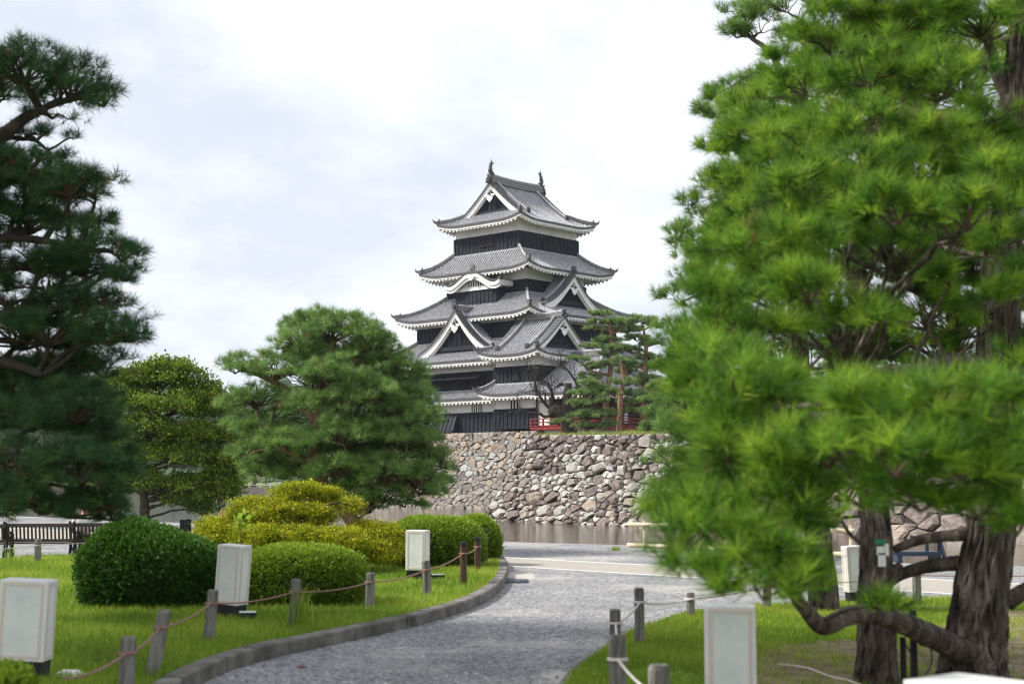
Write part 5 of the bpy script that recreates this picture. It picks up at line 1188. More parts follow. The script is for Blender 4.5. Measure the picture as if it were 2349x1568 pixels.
# ------------------------------------------------------------------ lanterns
M['paper'] = mat('lantern_panel', (.72, .72, .70), .55, cols=[(.60, .62, .63), (.74, .74, .72), (.80, .79, .77)], scale=2.2, detail=6, spec=.4)
M['frame'] = mat('lantern_frame', (.66, .56, .51), .7)
def lantern(px, Y_, ytop, ybot, rz, label, leanx=0., w_=.30, d_=.30, spot=None, z0=LZ, h_=None):
    x = at(px, 1300, Y_)[0]; H = h_ or (at(0, ytop, Y_)[2] - z0); base = np.array([x, Y_, z0])
    o = empty('paper_lantern', base, label, 'lantern', 'paper lanterns on the lawns', rz); o.rotation_euler = (0, leanx, rz)
    m = MB(); bh = .14; m.box((0, 0, bh / 2), (w_ / 2 - .012, d_ / 2 - .012, bh / 2)); m.build('foot', M['black'], o)
    m = MB(); T_ = H - bh; m.box((0, 0, bh + T_ / 2), (w_ / 2, d_ / 2, T_ / 2)); p_ = m.build('shade', M['paper'], o)
    bv = p_.modifiers.new('bevel', 'BEVEL'); bv.width = .006; bv.segments = 2
    m = MB(); e_ = .0025
    for sg in (-1, 1):
        for a_ in (-1, 1):
            m.box((a_ * (w_ / 2 - .035), sg * (d_ / 2 + e_ / 2), bh + T_ / 2), (.012, e_, T_ / 2 - .02)); m.box((sg * (w_ / 2 + e_ / 2), a_ * (d_ / 2 - .035), bh + T_ / 2), (e_, .012, T_ / 2 - .02))
        for zz in (bh + .03, bh + T_ - .03): m.box((0, sg * (d_ / 2 + e_ / 2), zz), (w_ / 2 - .048, e_, .012)); m.box((sg * (w_ / 2 + e_ / 2), 0, zz), (e_, d_ / 2 - .048, .012))
    m.build('frame', M['frame'], p_)
    if spot:
        sx, sy = spot; s2 = np.array([x + sx, Y_ + sy, z0]); so_ = empty('ground_spotlight', s2, 'small flat black spotlight beside the ' + label.split(',')[0].replace('under the overhanging needles on the right lawn', 'under the needles'), 'spotlight', 'spotlights beside the lanterns', .2)
        m = MB(); m.box((0, 0, .05), (.09, .07, .03)); m.build('housing', M['black'], so_); m = MB(); m.box((0, 0, .085), (.085, .065, .004)); m.build('glass', M['paper'], so_); m = MB(); m.box((0, .0, .01), (.02, .05, .012)); m.build('bracket', M['black'], so_)
    return o
lantern(60, 10.75, 1327, 1545, -.02, 'front left paper lantern, the biggest on the left lawn', .04, .36, .22)
lantern(530, 15.35, 1248, 1408, -.38, 'second paper lantern, between the round bush and the low hedge', .06, .29, .22, (.24, -.3))
lantern(958, 20.8, 1215, 1325, -.32, 'third paper lantern, upright before the bright clipped mound', 0, .30, .20, (.3, -.1))
lantern(1672, 9.3, 1386, 1600, -.12, 'blurred paper lantern under the overhanging needles on the right lawn', 0, .32, .2, (-.42, .35), .05)
lantern(1958, 17.6, 1251, 1375, .3, 'slim leaning paper lantern just left of the forked trunk', -.05, .2, .14, None, .05)
lantern(2215, 5.7, 1560, 1900, .65, 'nearest paper lantern, only its white top showing at the bottom right', 0, .36, .36, None, .03)

# ------------------------------------------------------------------ posts and ropes
def wpost(px, yt, yb, label, lean=0., r=.052, mt='wood', z0=LZ, Y_=None, cap=False, group='rope posts round the left lawn'):
    b = gnd(px, yb, z0); Y_ = Y_ or b[1]; x = at(px, yb, Y_)[0]; top = at(px, yt, Y_); H = top[2] - z0
    base = np.array([x, Y_, z0 - .02]); rng = np.random.default_rng(int(px)); m = MB(); xt = x + H * math.tan(lean); n_ = 12
    pts = [(x + (xt - x) * t, Y_, z0 - .05 + (H + .05) * t) for t in (0, .25, .5, .75, .96, 1)]; vs = []
    m.tube(pts, [r * 1.02, r, r * .99, r * .98, r * .97, r * .84], n_, jit=.03)
    o = m.build('fence_post', M[mt], None, origin=base); tag(o, label, 'post', group)
    if cap:
        m = MB(); m.tube([np.array(pts[-1]) - [0, 0, .05], np.array(pts[-1]) + [0, 0, .008]], r * 1.06, n_); m.build('cap', M['black'], o, origin=base)
    return np.array([x + (xt - x) * .74, Y_, z0 + H * .74]), o
PL = []
for (a_) in [(288, 1459, 1600, 'frontmost grey post of the left rope fence', .03), (346, 1399, 1545, 'leaning grey post second from the front on the left', .2), (478, 1352, 1467, 'grey post before the round dark bush', .08), (673, 1327, 1436, 'grey post before the low clipped hedge with grass at its foot', .05),
             (848, 1313, 1393, 'grey post at the right end of the low clipped hedge', .02), (981, 1285, 1365, 'grey post just right of the third lantern, leaning left', -.06)]:
    PL.append(wpost(*a_[:4], a_[4], r=.054 if a_[0] != 981 else .055)[0])
for (a_) in [(1063, 1243, 1340, 'front brown post with black cap', 0), (1095, 1233, 1309, 'middle brown post with black cap', 0), (1112, 1212, 1292, 'rear brown post with black cap at the lawn tip', 0)]:
    PL.append(wpost(*a_[:4], a_[4], r=.05, mt='brownwood', cap=True)[0])
wpost(1107, 1255, 1286, 'short pale leaning stake among the brown posts', -.3, r=.035, mt='paperrope')
P0 = wpost(180, 1530, 1700, 'post hidden below the frame', 0)[0] if False else np.array([at(150, 1640, 8.5)[0], 8.5, .42])
def rope(P_, name, label, mt='rope', r=.008, sag=.05):
    m = MB(); pts = []
    for i in range(len(P_) - 1):
        for k in range(8): t = k / 8; p = P_[i] + (P_[i + 1] - P_[i]) * t; pts.append((p[0], p[1] - .055, p[2] - sag * 4 * t * (1 - t)))
    p = P_[-1]; pts.append((p[0], p[1] - .055, p[2])); m.tube(pts, r, 6)
    for p in P_[1:]:        # knots round the posts
        m.tube([(p[0] + .058 * cos(a), p[1] + .058 * sin(a), p[2]) for a in np.linspace(0, 2 * pi, 13)], r * 1.3, 5)
    o = m.build(name, M[mt]); tag(o, label, 'rope'); return o
rope([P0] + PL, 'rope', 'reddish-brown rope sagging from post to post along the left kerb', sag=.035)
PB = [wpost(86, 1236, 1290, 'grey post before the back of the bench', 0, r=.06)[0], wpost(449, 1214, 1250, 'thin grey post beside the small dark bush left of the golden yew', 0, r=.045)[0], np.array([at(700, 1225, 30)[0], 30, .4])]
rope([np.array([at(-80, 1262, 24)[0], 24, .36])] + PB, 'rope', 'pale rope behind the lawn in front of the benches', 'paperrope', .007, .02)
g_ = 'rope posts round the right lawn'
RA = wpost(1468, 1347, 1473, 'grey post standing apart on the right lawn edge', -.01, r=.048, z0=.05, group=g_)[0]; RB = wpost(1412, 1396, 1518, 'rear one of the two overlapping grey posts', 0, r=.048, z0=.05, group=g_)[0]
RC = wpost(1418, 1455, 1668, 'front one of the two overlapping grey posts', 0, r=.055, z0=.05, group=g_)[0]; RD = wpost(1514, 1523, 1790, 'nearest stout grey post cut by the bottom edge', 0, r=.058, z0=.04, group=g_)[0]
RE = wpost(1585, 1358, 1413, 'grey post half hidden under the overhanging needles', 0, r=.045, z0=.05, group=g_)[0]; RF = wpost(2104, 1296, 1381, 'round grey post between the two big trunks', 0, r=.055, z0=.05, group=g_)[0]
RG = wpost(1760, 1325, 1395, 'grey post hidden in the needles left of the forked trunk', 0, r=.05, z0=.05, group=g_)[0]
rope([RD, RC, RB, RA, RE], 'rope', 'white rope looping between the front posts on the right', 'paperrope', .009, .03)
rope([RE, RG, RF, RF + np.array([2.6, .3, 0])], 'rope', 'thin red-brown rope along the far edge of the right lawn', 'rope', .006, .02)

# ------------------------------------------------------------------ benches and sitter
M['benchwood'] = mat('dark_bench_wood', (.06, .035, .035), .45, cols=[(.035, .02, .02), (.09, .055, .05)], scale=8, spec=.5)
def bench(cx, cy, w_, rz, label, z0=0.):
    o = empty('park_bench', (cx, cy, z0), label, 'bench', 'benches facing the moat', rz)      # local -y is the back, seen from the lawn
    m = MB()
    for k in range(5): m.box((0, -.16 + k * .10, .43), (w_ / 2, .04, .015))
    m.build('seat', M['benchwood'], o)
    m = MB(); m.bar((-w_ / 2, -.30, .86), (w_ / 2, -.30, .86), .04, .09); m.bar((-w_ / 2, -.22, .50), (w_ / 2, -.22, .50), .04, .07)
    n_ = int(w_ / .068)
    for i in range(1, n_): x = -w_ / 2 + w_ * i / n_; m.bar((x, -.22, .5), (x, -.30, .84), .034, .02, up=(0, 1, 0))
    m.build('backrest', M['benchwood'], o)
    for sg in (-1, 1):
        x = sg * w_ / 2; m = MB()
        m.sweep([(x, -.34, 0), (x, -.22, .25), (x, -.21, .45), (x, -.32, .9)], .055, .05); m.sweep([(x, .32, 0), (x, .26, .22), (x, .27, .42), (x, .28, .6)], .05, .05)
        m.sweep([(x, -.2, .4), (x, .28, .4)], .05, .05); m.tube([(x, -.25, .66), (x, -.05, .7), (x, .2, .68), (x, .3, .62), (x, .26, .56)], .025, 6); m.tube([(x, -.2, .2), (x, -.05, .3), (x, .1, .2), (x, .24, .25)], .018, 5)
        m.build('leg', M['black'], o)
    return o
bq = g2(88, 1287); bench(bq[0], bq[1] + .2, 1.28, .06, 'dark slatted bench seen from behind at the left edge')
bq2 = g2(236, 1285); bench(bq2[0], bq2[1] + .25, 1.28, .06, 'dark bench with a seated person, half hidden by the round bush')
bq3 = g2(-70, 1290); bench(bq3[0], bq3[1] + .2, 1.28, .06, 'dark bench of which only the right end shows at the very left edge')
for o_ in bpy.data.objects:
    if o_.name.startswith('park_bench'): o_.scale = (1.0, .8, .78)

def person(name_label, root_loc, rz, joints, edges, mats_ranges, hair_c, seated):
    pass
def skin_body(joints, edges, root, levels=2):
    me = bpy.data.meshes.new('body'); names = list(joints); me.from_pydata([joints[n][:3] for n in names], [(names.index(a), names.index(b)) for a, b in edges], []); me.update()
    o = bpy.data.objects.new('body', me); COL.objects.link(o); o.modifiers.new('skin', 'SKIN'); sv = me.skin_vertices[0].data
    for i, n in enumerate(names): r = joints[n][3]; r = r if isinstance(r, tuple) else (r, r); sv[i].radius = r; sv[i].use_root = (n == root)
    s = o.modifiers.new('sub', 'SUBSURF'); s.levels = levels; s.render_levels = levels
    dg = bpy.context.evaluated_depsgraph_get(); ev = o.evaluated_get(dg); m2 = bpy.data.meshes.new_from_object(ev); bpy.data.objects.remove(o); return m2
def make_person(loc, rz, J, label, matf, hair=True, head=None):
    o = empty('person', loc, label, 'person', None, rz)
    E_ = [('pelvis', 'belly'), ('belly', 'chest'), ('chest', 'neck'), ('neck', 'chin'), ('chin', 'head'), ('head', 'crown')]
    for s in 'LR': E_ += [('chest', 'sh' + s), ('sh' + s, 'el' + s), ('el' + s, 'wr' + s), ('wr' + s, 'pa' + s), ('pelvis', 'hip' + s), ('hip' + s, 'kn' + s), ('kn' + s, 'an' + s), ('an' + s, 'to' + s)]
    for s in 'LR':
        w_ = np.array(J['wr' + s][:3]); p_ = np.array(J['pa' + s][:3]); d = nrm(p_ - w_); sd_ = nrm(np.cross(d, [0, 0, 1.]) + 1e-3); cu = nrm(np.cross(sd_, d)) * -1
        for k, (off, ln) in enumerate(((-.030, .062), (-.010, .075), (.010, .072), (.030, .058))):
            a = p_ + sd_ * off; b_ = a + d * ln * .55; c_ = b_ + (d * .8 + cu * .5) * ln * .5
            J[f'f{k}a{s}'] = (*a, .010); J[f'f{k}b{s}'] = (*b_, .0088); J[f'f{k}c{s}'] = (*c_, .0075); E_ += [('pa' + s, f'f{k}a{s}'), (f'f{k}a{s}', f'f{k}b{s}'), (f'f{k}b{s}', f'f{k}c{s}')]
        a = w_ + d * .03 + sd_ * -.035; b_ = a + d * .03 + sd_ * -.02; J['ta' + s] = (*a, .011); J['tb' + s] = (*b_, .009); E_ += [('wr' + s, 'ta' + s), ('ta' + s, 'tb' + s)]
    me = skin_body(J, E_, 'pelvis')
    for mm in matf[0]: me.materials.append(mm)
    for p in me.polygons: p.material_index = matf[1](p.center); p.use_smooth = True
    b = bpy.data.objects.new('body', me); COL.objects.link(b); b.parent = o
    hd = np.array(J['head'][:3]); f = MB()
    for t_ in range(9):
        pass
    # face: nose, ears, eyes, mouth
    f.prism([(-.013, -.02), (.013, -.02), (.004, .03), (-.004, .03)], hd + [0, .085, 0], (1, 0, 0), (0, 0, 1), (0, .022, 0), 0)
    for sg in (-1, 1): f.tube([hd + [sg * .078, 0, -.02], hd + [sg * .09, -.01, .015]], [.012, .018], 6, 0); f.tube([hd + [sg * .032, .080, .018], hd + [sg * .032, .092, .018]], .011, 6, 1)
    f.box(tuple(hd + [0, .088, -.05]), (.024, .006, .005), 1); f.build('face', [M['skin'], M['hair']], o)
    h = MB(); vs = []; n1_, n2_ = 7, 14
    for i in range(n1_ + 1):
        for j in range(n2_):
            th_ = pi * .62 * i / n1_; ph_ = 2 * pi * j / n2_; back = .5 - .5 * sin(ph_); rr = .098 + random.uniform(-.003, .003); zz = cos(th_) * .115
            front = sin(ph_) > .35 and th_ > pi * .36
            if front: zz = max(zz, .045); rr *= .97
            vs.append((hd[0] + rr * sin(th_) * cos(ph_) * .92, hd[1] - .008 + rr * sin(th_) * sin(ph_) * 1.05, hd[2] + .025 + zz))
    h.add(vs, [(i * n2_ + j, i * n2_ + (j + 1) % n2_, (i + 1) * n2_ + (j + 1) % n2_, (i + 1) * n2_ + j) for i in range(n1_) for j in range(n2_)]); h.build('hair', M['hair'], o, smooth=True)
    return o
# seated: local +y is forward (towards the moat)
J = dict(pelvis=(0, 0, .52, (.15, .12)), belly=(0, -.04, .70, (.13, .1)), chest=(0, -.03, .93, (.16, .11)), neck=(0, .0, 1.08, .055), chin=(0, .02, 1.15, .062), head=(0, .03, 1.22, (.078, .09)), crown=(0, .02, 1.29, (.065, .075)),
         shL=(-.19, -.02, .99, .058), elL=(-.27, -.10, .73, .042), wrL=(-.18, .14, .66, .028), paL=(-.14, .2, .655, (.04, .022)), shR=(.19, -.02, .99, .058), elR=(.25, -.08, .73, .042), wrR=(.12, .14, .66, .028), paR=(.09, .2, .655, (.04, .022)),
         hipL=(-.10, .05, .51, .10), knL=(-.14, .46, .53, .066), anL=(-.14, .40, .10, .042), toL=(-.15, .57, .05, .038), hipR=(.10, .05, .51, .10), knR=(.13, .46, .53, .066), anR=(.13, .42, .10, .042), toR=(.14, .59, .05, .038))
def mf(c):
    if c.z > 1.06: return 0
    if c.z > .60 and abs(c.x) < .27 and c.y < .12 and not (abs(c.x) > .2 and c.z < .80): return 1
    if c.z > .40 and abs(c.y) < 1 and c.z < .66 and not (c.z > .58 and c.y > .05): return 2
    if c.z < .08: return 3
    return 0
ps_ = make_person((bq2[0] - .46, bq2[1] + .25, 0.0), .06, J, 'person seated on a bench facing away, bare arm and blue shorts', ([M['skin'], M['white'], M['jeans'], M['hair']], mf)); ps_.scale = (.8, .8, .8)
J2 = dict(pelvis=(0, 0, .92, (.14, .1)), belly=(0, 0, 1.08, (.125, .09)), chest=(0, 0, 1.32, (.16, .1)), neck=(0, 0, 1.46, .052), chin=(0, .02, 1.53, .06), head=(0, .03, 1.60, (.078, .09)), crown=(0, .02, 1.67, (.065, .075)),
          shL=(-.19, 0, 1.38, .055), elL=(-.24, -.02, 1.10, .042), wrL=(-.24, .06, .86, .028), paL=(-.24, .08, .78, (.036, .02)), shR=(.19, 0, 1.38, .055), elR=(.24, -.02, 1.10, .042), wrR=(.24, .06, .86, .028), paR=(.24, .08, .78, (.036, .02)),
          hipL=(-.09, 0, .86, .09), knL=(-.10, .03, .48, .062), anL=(-.10, -.02, .09, .04), toL=(-.11, .14, .04, .036), hipR=(.09, 0, .86, .09), knR=(.10, .03, .48, .062), anR=(.10, -.02, .09, .04), toR=(.11, .14, .04, .036))
def mf2(c):
    if c.z > 1.45: return 0
    if c.z > .95 and not (abs(c.x) > .17 and c.z < 1.22): return 1
    if abs(c.x) > .19 and c.z > .6: return 0
    if c.z > .5: return 2
    return 3 if c.z < .07 else 0
p5 = at(509, 1180, 45.5); make_person((p5[0], 45.5, 0), 2.2, J2, 'person standing by the moat behind the golden yew, bare arm, grey shirt', ([M['skin'], M['shirt'], M['bluegrey'], M['hair']], mf2))

# slate-blue bench by the moat, seen between the trunks
bq = g2(2118, 1289); o = empty('park_bench', (bq[0], bq[1], 0), 'slate-blue bench by the moat between the two big trunks', 'bench', 'benches facing the moat', .1)
m = MB(); m.box((-.15, 0, .3), (.45, .18, .03)); m.box((-.15, -.15, .24), (.45, .02, .04)); m.build('seat', M['bluegrey'], o)
for x in (-.52, .2): m = MB(); m.box((x, 0, .13), (.05, .15, .135)); m.build('leg', M['bluegrey'], o)
m = MB(); m.bar((.08, 0, .3), (.08, 0, .75), .06, .05); m.bar((.36, .1, 0), (.30, -.05, .78), .06, .05); m.bar((.42, -.1, 0), (.34, .05, .78), .06, .05); m.box((.1, 0, .76), (.36, .03, .03)); m.build('frame', M['bluegrey'], o); o.scale = (.95, .9, .62)

# black box bollard and small things
bq = gnd(424, 1250, LZ); o = empty('black_cabinet', (bq[0], bq[1], LZ), 'black two-part upright box standing behind the round dark bush', 'cabinet', None, .2)
m = MB(); m.box((-.06, 0, .23), (.055, .08, .23)); m.build('body', M['black'], o); m = MB(); m.box((.065, .01, .225), (.065, .1, .225)); m.box((.065, .01, .46), (.06, .09, .01)); m.build('body', M['black'], o); m = MB(); m.box((.065, -.092, .40), (.03, .006, .015)); m.build('handle', M['bluegrey'], o); o.scale = (1, 1, 1.2)
bq = g2(2092, 1556); Yb = 10.9; x = at(2088, 1550, Yb)[0]; o = empty('lamp_stake', (x, Yb, .05), 'dark stake carrying a round black floodlight and cable between the big trunks', 'floodlight')
m = MB(); m.box((.03, 0, .26), (.022, .022, .28)); m.box((-.05, 0, .16), (.018, .018, .18)); m.bar((-.05, 0, .3), (.03, 0, .2), .012, .012); m.build('stake', M['black'], o)
m = MB(); m.tube([(.05, .0, .36), (.09, -.02, .36), (.15, -.03, .34), (.17, -.03, .33)], [.05, .085, .08, .04], 12); m.build('lamp_head', M['black'], o, smooth=True)
m = MB(); m.tube(catmull([(.15, -.03, .28), (.16, -.02, .16), (.1, -.04, .06), (.02, -.06, .02), (.04, -.2, .01)], 5), .006, 5); m.build('cable', M['bluegrey'], o)
m = MB(); pts = catmull([(*g2(1785, 1522, .06), .06), (*g2(1850, 1532, .06), .065), (*g2(1905, 1550, .06), .06), (*g2(1950, 1562, .06), .065), (*g2(2010, 1585, .06), .06)], 6); m.tube(pts, .008, 6); tag(m.build('garden_hose', M['paperrope']), 'thin pale hose lying on the bare soil of the right lawn', 'hose')
m = MB(); c = g2(1186, 1333); 
for i in range(9): m.box((c[0] - .16 + i * .04, c[1], .012), (.008, .30, .006))
for k in (-.3, 0, .3): m.box((c[0], c[1] + k, .010), (.17, .012, .006))
tag(m.build('drain_grate', M['bluegrey']), 'steel drain grate in the gravel beside the kerb tip', 'drain')
def bamboo_fence(p0, p1, zs, label, posts=3, over=.0):
    p0, p1 = np.array(p0, float), np.array(p1, float); o = empty('bamboo_fence', (*((p0 + p1) / 2)[:2], 0), label, 'fence', 'bamboo barriers by the moat'); base = np.array([*((p0 + p1) / 2)[:2], 0.])
    for z in zs:
        m = MB(); n_ = 14; pts = [(p0[0] + (p1[0] - p0[0]) * t, p0[1] + (p1[1] - p0[1]) * t, z) for t in np.linspace(0, 1, n_)]; m.tube(pts, [.045 + (.004 if i % 2 else 0) for i in range(n_)], 8); m.build('rail', M['bamboo'], o, smooth=True, origin=base)
    for t in np.linspace(.12, .95, posts): p = p0 + (p1 - p0) * t; m = MB(); m.tube([(p[0], p[1] + .07, 0), (p[0], p[1] + .07, zs[-1] + .1)], .04, 8); m.build('post', M['bamboo'], o, origin=base); m = MB(); m.tube([(p[0] - .05, p[1], zs[-1] - .05), (p[0] + .03, p[1] - .04, zs[-1] + .0), (p[0] + .04, p[1] + .05, zs[-1] + .05)], .012, 5); m.build('lashing', M['rope'], o, origin=base)
q0, q1 = gnd(1440, 1262), gnd(1800, 1278); bamboo_fence(q0, q1, (.12, .56), 'pale bamboo rails by the moat, showing left of the foreground needles')
q0, q1 = gnd(1835, 1282), gnd(1962, 1286); bamboo_fence(q0, q1, (.12, .56), 'short pale bamboo rail by the moat, left of the forked trunk', 2)
q0, q1 = gnd(-160, 1192), gnd(42, 1194); bamboo_fence(q0, q1, (.3, .8), 'bamboo rails by the water at the far left edge', 3)
q = at(160, 1574, 10.9); m = MB(); m.tube([(q[0] - .12, 10.9, LZ - .02), (q[0] - .05, 10.9, LZ), (q[0] + .05, 10.9, LZ), (q[0] + .13, 10.9, LZ - .02)], [.03, .05, .048, .025], 10, jit=.08); tag(m.build('garden_stone', M['white'], None, smooth=True, origin=(q[0], 10.9, LZ)), 'small pale stone lying in the grass at the bottom left', 'stone')
# leafy sprig by the lantern, tall grass at the post
rng = np.random.default_rng(88)
b = np.array([at(553, 1300, 18.6)[0], 18.6, LZ]); o = empty('sapling', b, 'thin fresh green sapling rising behind the second lantern', 'plant'); m = MB(); m.tube([b, b + [0, 0, .5], b + [-.03, 0, 1.02]], [.008, .006, .003], 5); m.build('stem', M['twig'], o, origin=b)
P = b + np.stack([rng.normal(0, .05, 16), rng.normal(0, .05, 16), rng.uniform(.75, 1.05, 16)], 1); V, t_ = leaves(P, rng.normal(size=(16, 3)) + [0, 0, .6], .09, 3, rng, 1.1, .3); np_mesh('leaves', V, 4, t_ * .4 + .6, M['n_light'], o, b)
def grass_tuft(px, py, n, h, seed, label, z0=LZ, col='blade'):
    rng = np.random.default_rng(seed); b = gnd(px, py, z0); P = b + np.stack([rng.normal(0, .06, n), rng.normal(0, .05, n), np.zeros(n)], 1); ph = rng.uniform(0, 2 * pi, n); ln = h * rng.uniform(.5, 1, n); out = ln * rng.uniform(.1, .7, n)
    d = np.stack([np.cos(ph), np.sin(ph), np.zeros(n)], 1); s_ = np.stack([-np.sin(ph), np.cos(ph), np.zeros(n)], 1) * .004; mid = P + d * out[:, None] * .35 + [0, 0, 1] * ln[:, None] * .7; tip = P + d * out[:, None] + [0, 0, 1] * (ln * .85)[:, None]
    V = np.concatenate([np.stack([P - s_, P + s_, mid + s_ * .8, mid - s_ * .8], 1), np.stack([mid - s_ * .8, mid + s_ * .8, tip, tip], 1)]).reshape(-1, 3); o = np_mesh('tall_grass', V, 4, rng.uniform(.3, .8, len(V) // 4), M[col], None, b); tag(o, label, 'grass tuft', 'tall grass tufts'); return o
grass_tuft(692, 1438, 70, .55, 1, 'tuft of tall arching grass at the foot of a grey post'); grass_tuft(18, 1300, 40, .5, 2, 'tuft of tall grass before the left bench'); grass_tuft(1412, 1262, 90, .14, 3, 'low dry grass under the end of the bamboo rails', 0.)
m = MB(); q = gnd(902, 1532)
# ------------------------------------------------------------------ grass blades
def blades(poly, n, z0, h, seed, name, mask=None, excl=()):
    rng = np.random.default_rng(seed); P = np.array(poly); lo, hi = P.min(0), P.max(0); lo = np.maximum(lo, [-9, 7.2]); hi = np.minimum(hi, [9, 33])
    x = rng.uniform(lo[0], hi[0], n * 6); y = lo[1] + (hi[1] - lo[1]) * rng.uniform(0, 1, n * 6) ** 1.35
    k_ = inpoly(x, y, poly) & (np.abs(x) < y * .40 + .4)
    nz_ = np.sin(x * 1.7 + 1.3 * np.sin(y * 1.1)) * np.sin(y * 1.3 + 2 + np.sin(x * 2.1)) * .5 + np.sin(x * 4.3 + y * 2.7) * .2 + rng.normal(0, .12, len(x))
    if mask: k_ &= mask(x, y, nz_, rng)
    x, y, nz_ = x[k_][:n], y[k_][:n], nz_[k_][:n]; n = len(x); hh = h * rng.uniform(.45, 1.15, n) * (1 + .25 * nz_); ph = rng.uniform(0, 2 * pi, n); ln = hh * rng.uniform(.1, .8, n); wd = .0028 * (1 + y / 16)
    p = np.stack([x, y, np.full(n, z0 - .01)], 1); s_ = np.stack([np.cos(ph + 1.57), np.sin(ph + 1.57), np.zeros(n)], 1) * wd[:, None]; tip = p + np.stack([np.cos(ph) * ln, np.sin(ph) * ln, hh], 1)
    V = np.stack([p - s_, p + s_, tip], 1).reshape(-1, 3); t_ = np.clip(.48 + .32 * nz_ + rng.normal(0, .14, n), 0, 1); o = np_mesh(name, V, 3, t_, M['blade']); tag(o, kind='stuff'); return o
blades(lawnL, 190000, LZ, .085, 1, 'lawn_grass')
soilP = [g2(*p) for p in [(1700, 1545), (1745, 1512), (1800, 1492), (1880, 1484), (1960, 1480), (2040, 1488), (2110, 1470), (2180, 1440), (2260, 1420), (2349, 1408), (2600, 1400), (2700, 1560), (2500, 1800), (1900, 1800), (1740, 1640)]]
soilc = [tuple(p + np.array([.05 * sin(i * 2.3), .09 * cos(i * 1.7)])) for i, p in enumerate(catmull(soilP + soilP[:1], 6))]
slab('bare_soil', soilc, .055, 0, [M['claybare']], top_only=True)
def rmask(x, y, nz_, rng):
    sp_ = inpoly(x, y, soilc); return (~sp_ | (rng.uniform(0, 1, len(x)) < .13 + .25 * (nz_ > .25))) & (nz_ > -.5)
def rmask_old(x, y, nz_, rng):
    soil = (np.hypot((x - 3.2) / 2.0, (y - 10.6) / 1.6) < 1) | (np.hypot((x - 4.6) / 1.8, (y - 13.2) / 1.4) < 1)
    return (~soil | (rng.uniform(0, 1, len(x)) < .12)) & (nz_ > -.55)
blades(lawnR, 130000, .05, .06, 2, 'lawn_grass', rmask)
# fallen leaves and loose pebbles on the gravel near the camera
rng = np.random.default_rng(6); n = 5200; y = 9.5 + 14 * rng.uniform(0, 1, n) ** 1.5; x = rng.uniform(-3.5, 3, n); pathpoly = [tuple(p) for p in kp[:70]] + [tuple(p) for p in rp_[::-1]]
k_ = inpoly(x, y, pathpoly); x, y = x[k_], y[k_]; n = len(x); r = rng.uniform(.004, .012, n) * rng.choice([1, 1, 1.8], n)
V = []; oc = np.array([[1, 0, 0], [0, 1, 0], [-1, 0, 0], [0, -1, 0], [0, 0, .8]])
tri = [(0, 1, 4), (1, 2, 4), (2, 3, 4), (3, 0, 4)]
cc = np.stack([x, y, np.full(n, .001)], 1); jit = rng.uniform(.6, 1.2, (n, 5, 1)); Pp = cc[:, None] + oc * jit * r[:, None, None]
V = np.concatenate([Pp[:, t_] for t_ in tri], 1).reshape(-1, 3); tv = np.repeat(rng.uniform(0, 1, n), 4)
M['pebble'] = mat('pebbles', (.2, .2, .2), .9, tint=[(.10, .10, .11), (.24, .25, .27), (.42, .42, .43), (.6, .58, .55)]); tag(np_mesh('loose_gravel', V, 3, tv, M['pebble']), kind='stuff')
q = gnd(690, 1531); m = MB(); m.add([(q[0] - .05, q[1], .006), (q[0], q[1] - .02, .02), (q[0] + .06, q[1] + .01, .008), (q[0] + .01, q[1] + .04, .03)], [(0, 1, 2, 3)]); tag(m.build('fallen_leaf', M['rope']), 'curled reddish-brown fallen leaf lying on the gravel', 'leaf')

rng = np.random.default_rng(44); n = 16000; u = rng.uniform(0, 30, n); v = 13 * rng.uniform(0, 1, n) ** 2; P = np.array([TA[0], TA[1]]) + dirw * u[:, None] - ow * (v[:, None] + .1)
zt = 3.92 - .75 * np.minimum(1, u / 46); zz = zt + (4.5 - zt) * np.minimum(1, v / 16) ** .8 + .06 * np.sin(u * .9) * np.minimum(1, v) - .05
P = np.column_stack([P, zz]); ph = rng.uniform(0, 2 * pi, n); h_ = rng.uniform(.05, .2, n) * (1 + .5 * np.sin(u * 1.7) * np.sin(v * 2.1)); s_ = np.stack([np.cos(ph), np.sin(ph), ph * 0], 1) * .018
tip = P + np.stack([-np.sin(ph) * h_ * .5, np.cos(ph) * h_ * .5, h_], 1); M['bankblade'] = leafm('bank_grass', [(.10, .16, .03), (.20, .27, .04), (.32, .36, .08), (.42, .36, .16)], .3)
tag(np_mesh('bank_grass', np.stack([P - s_, P + s_, tip], 1).reshape(-1, 3), 3, np.clip(.45 + .25 * np.sin(u * .8) * np.sin(v + u * .3) + rng.normal(0, .15, n), 0, 1), M['bankblade']), kind='stuff')
# ------------------------------------------------------------------ foreground pines on the right
def ridged(tb, pts, rad, n=40, seed=1, deep=.16):
    """trunk with vertical bark ridges"""
    rng = np.random.default_rng(seed); pts = [np.array(p, float) for p in pts]; k = len(pts); amp = rng.uniform(.2, 1, n); ph = rng.uniform(0, 6, n)
    vs = []; base = [pts[0] + (pts[-1] - pts[0]) * 0]
    for i in range(k):
        for j in range(n):
            a_ = 2 * pi * j / n + .10 * sin(i * .55 + ph[j % 7]); am = deep * (.5 + .5 * sin(j * 2.51 + 1.3 * sin(i * .35 + ph[j]) + i * .05)) * (.6 + .4 * amp[j]) + rng.uniform(-.02, .02)
            r = rad[i] * (1 - am); vs.append(pts[i] + np.array([cos(a_) * r, sin(a_) * r, 0]))
    tb.add(vs, [(i * n + j, i * n + (j + 1) % n, (i + 1) * n + (j + 1) % n, (i + 1) * n + j) for i in range(k - 1) for j in range(n)])
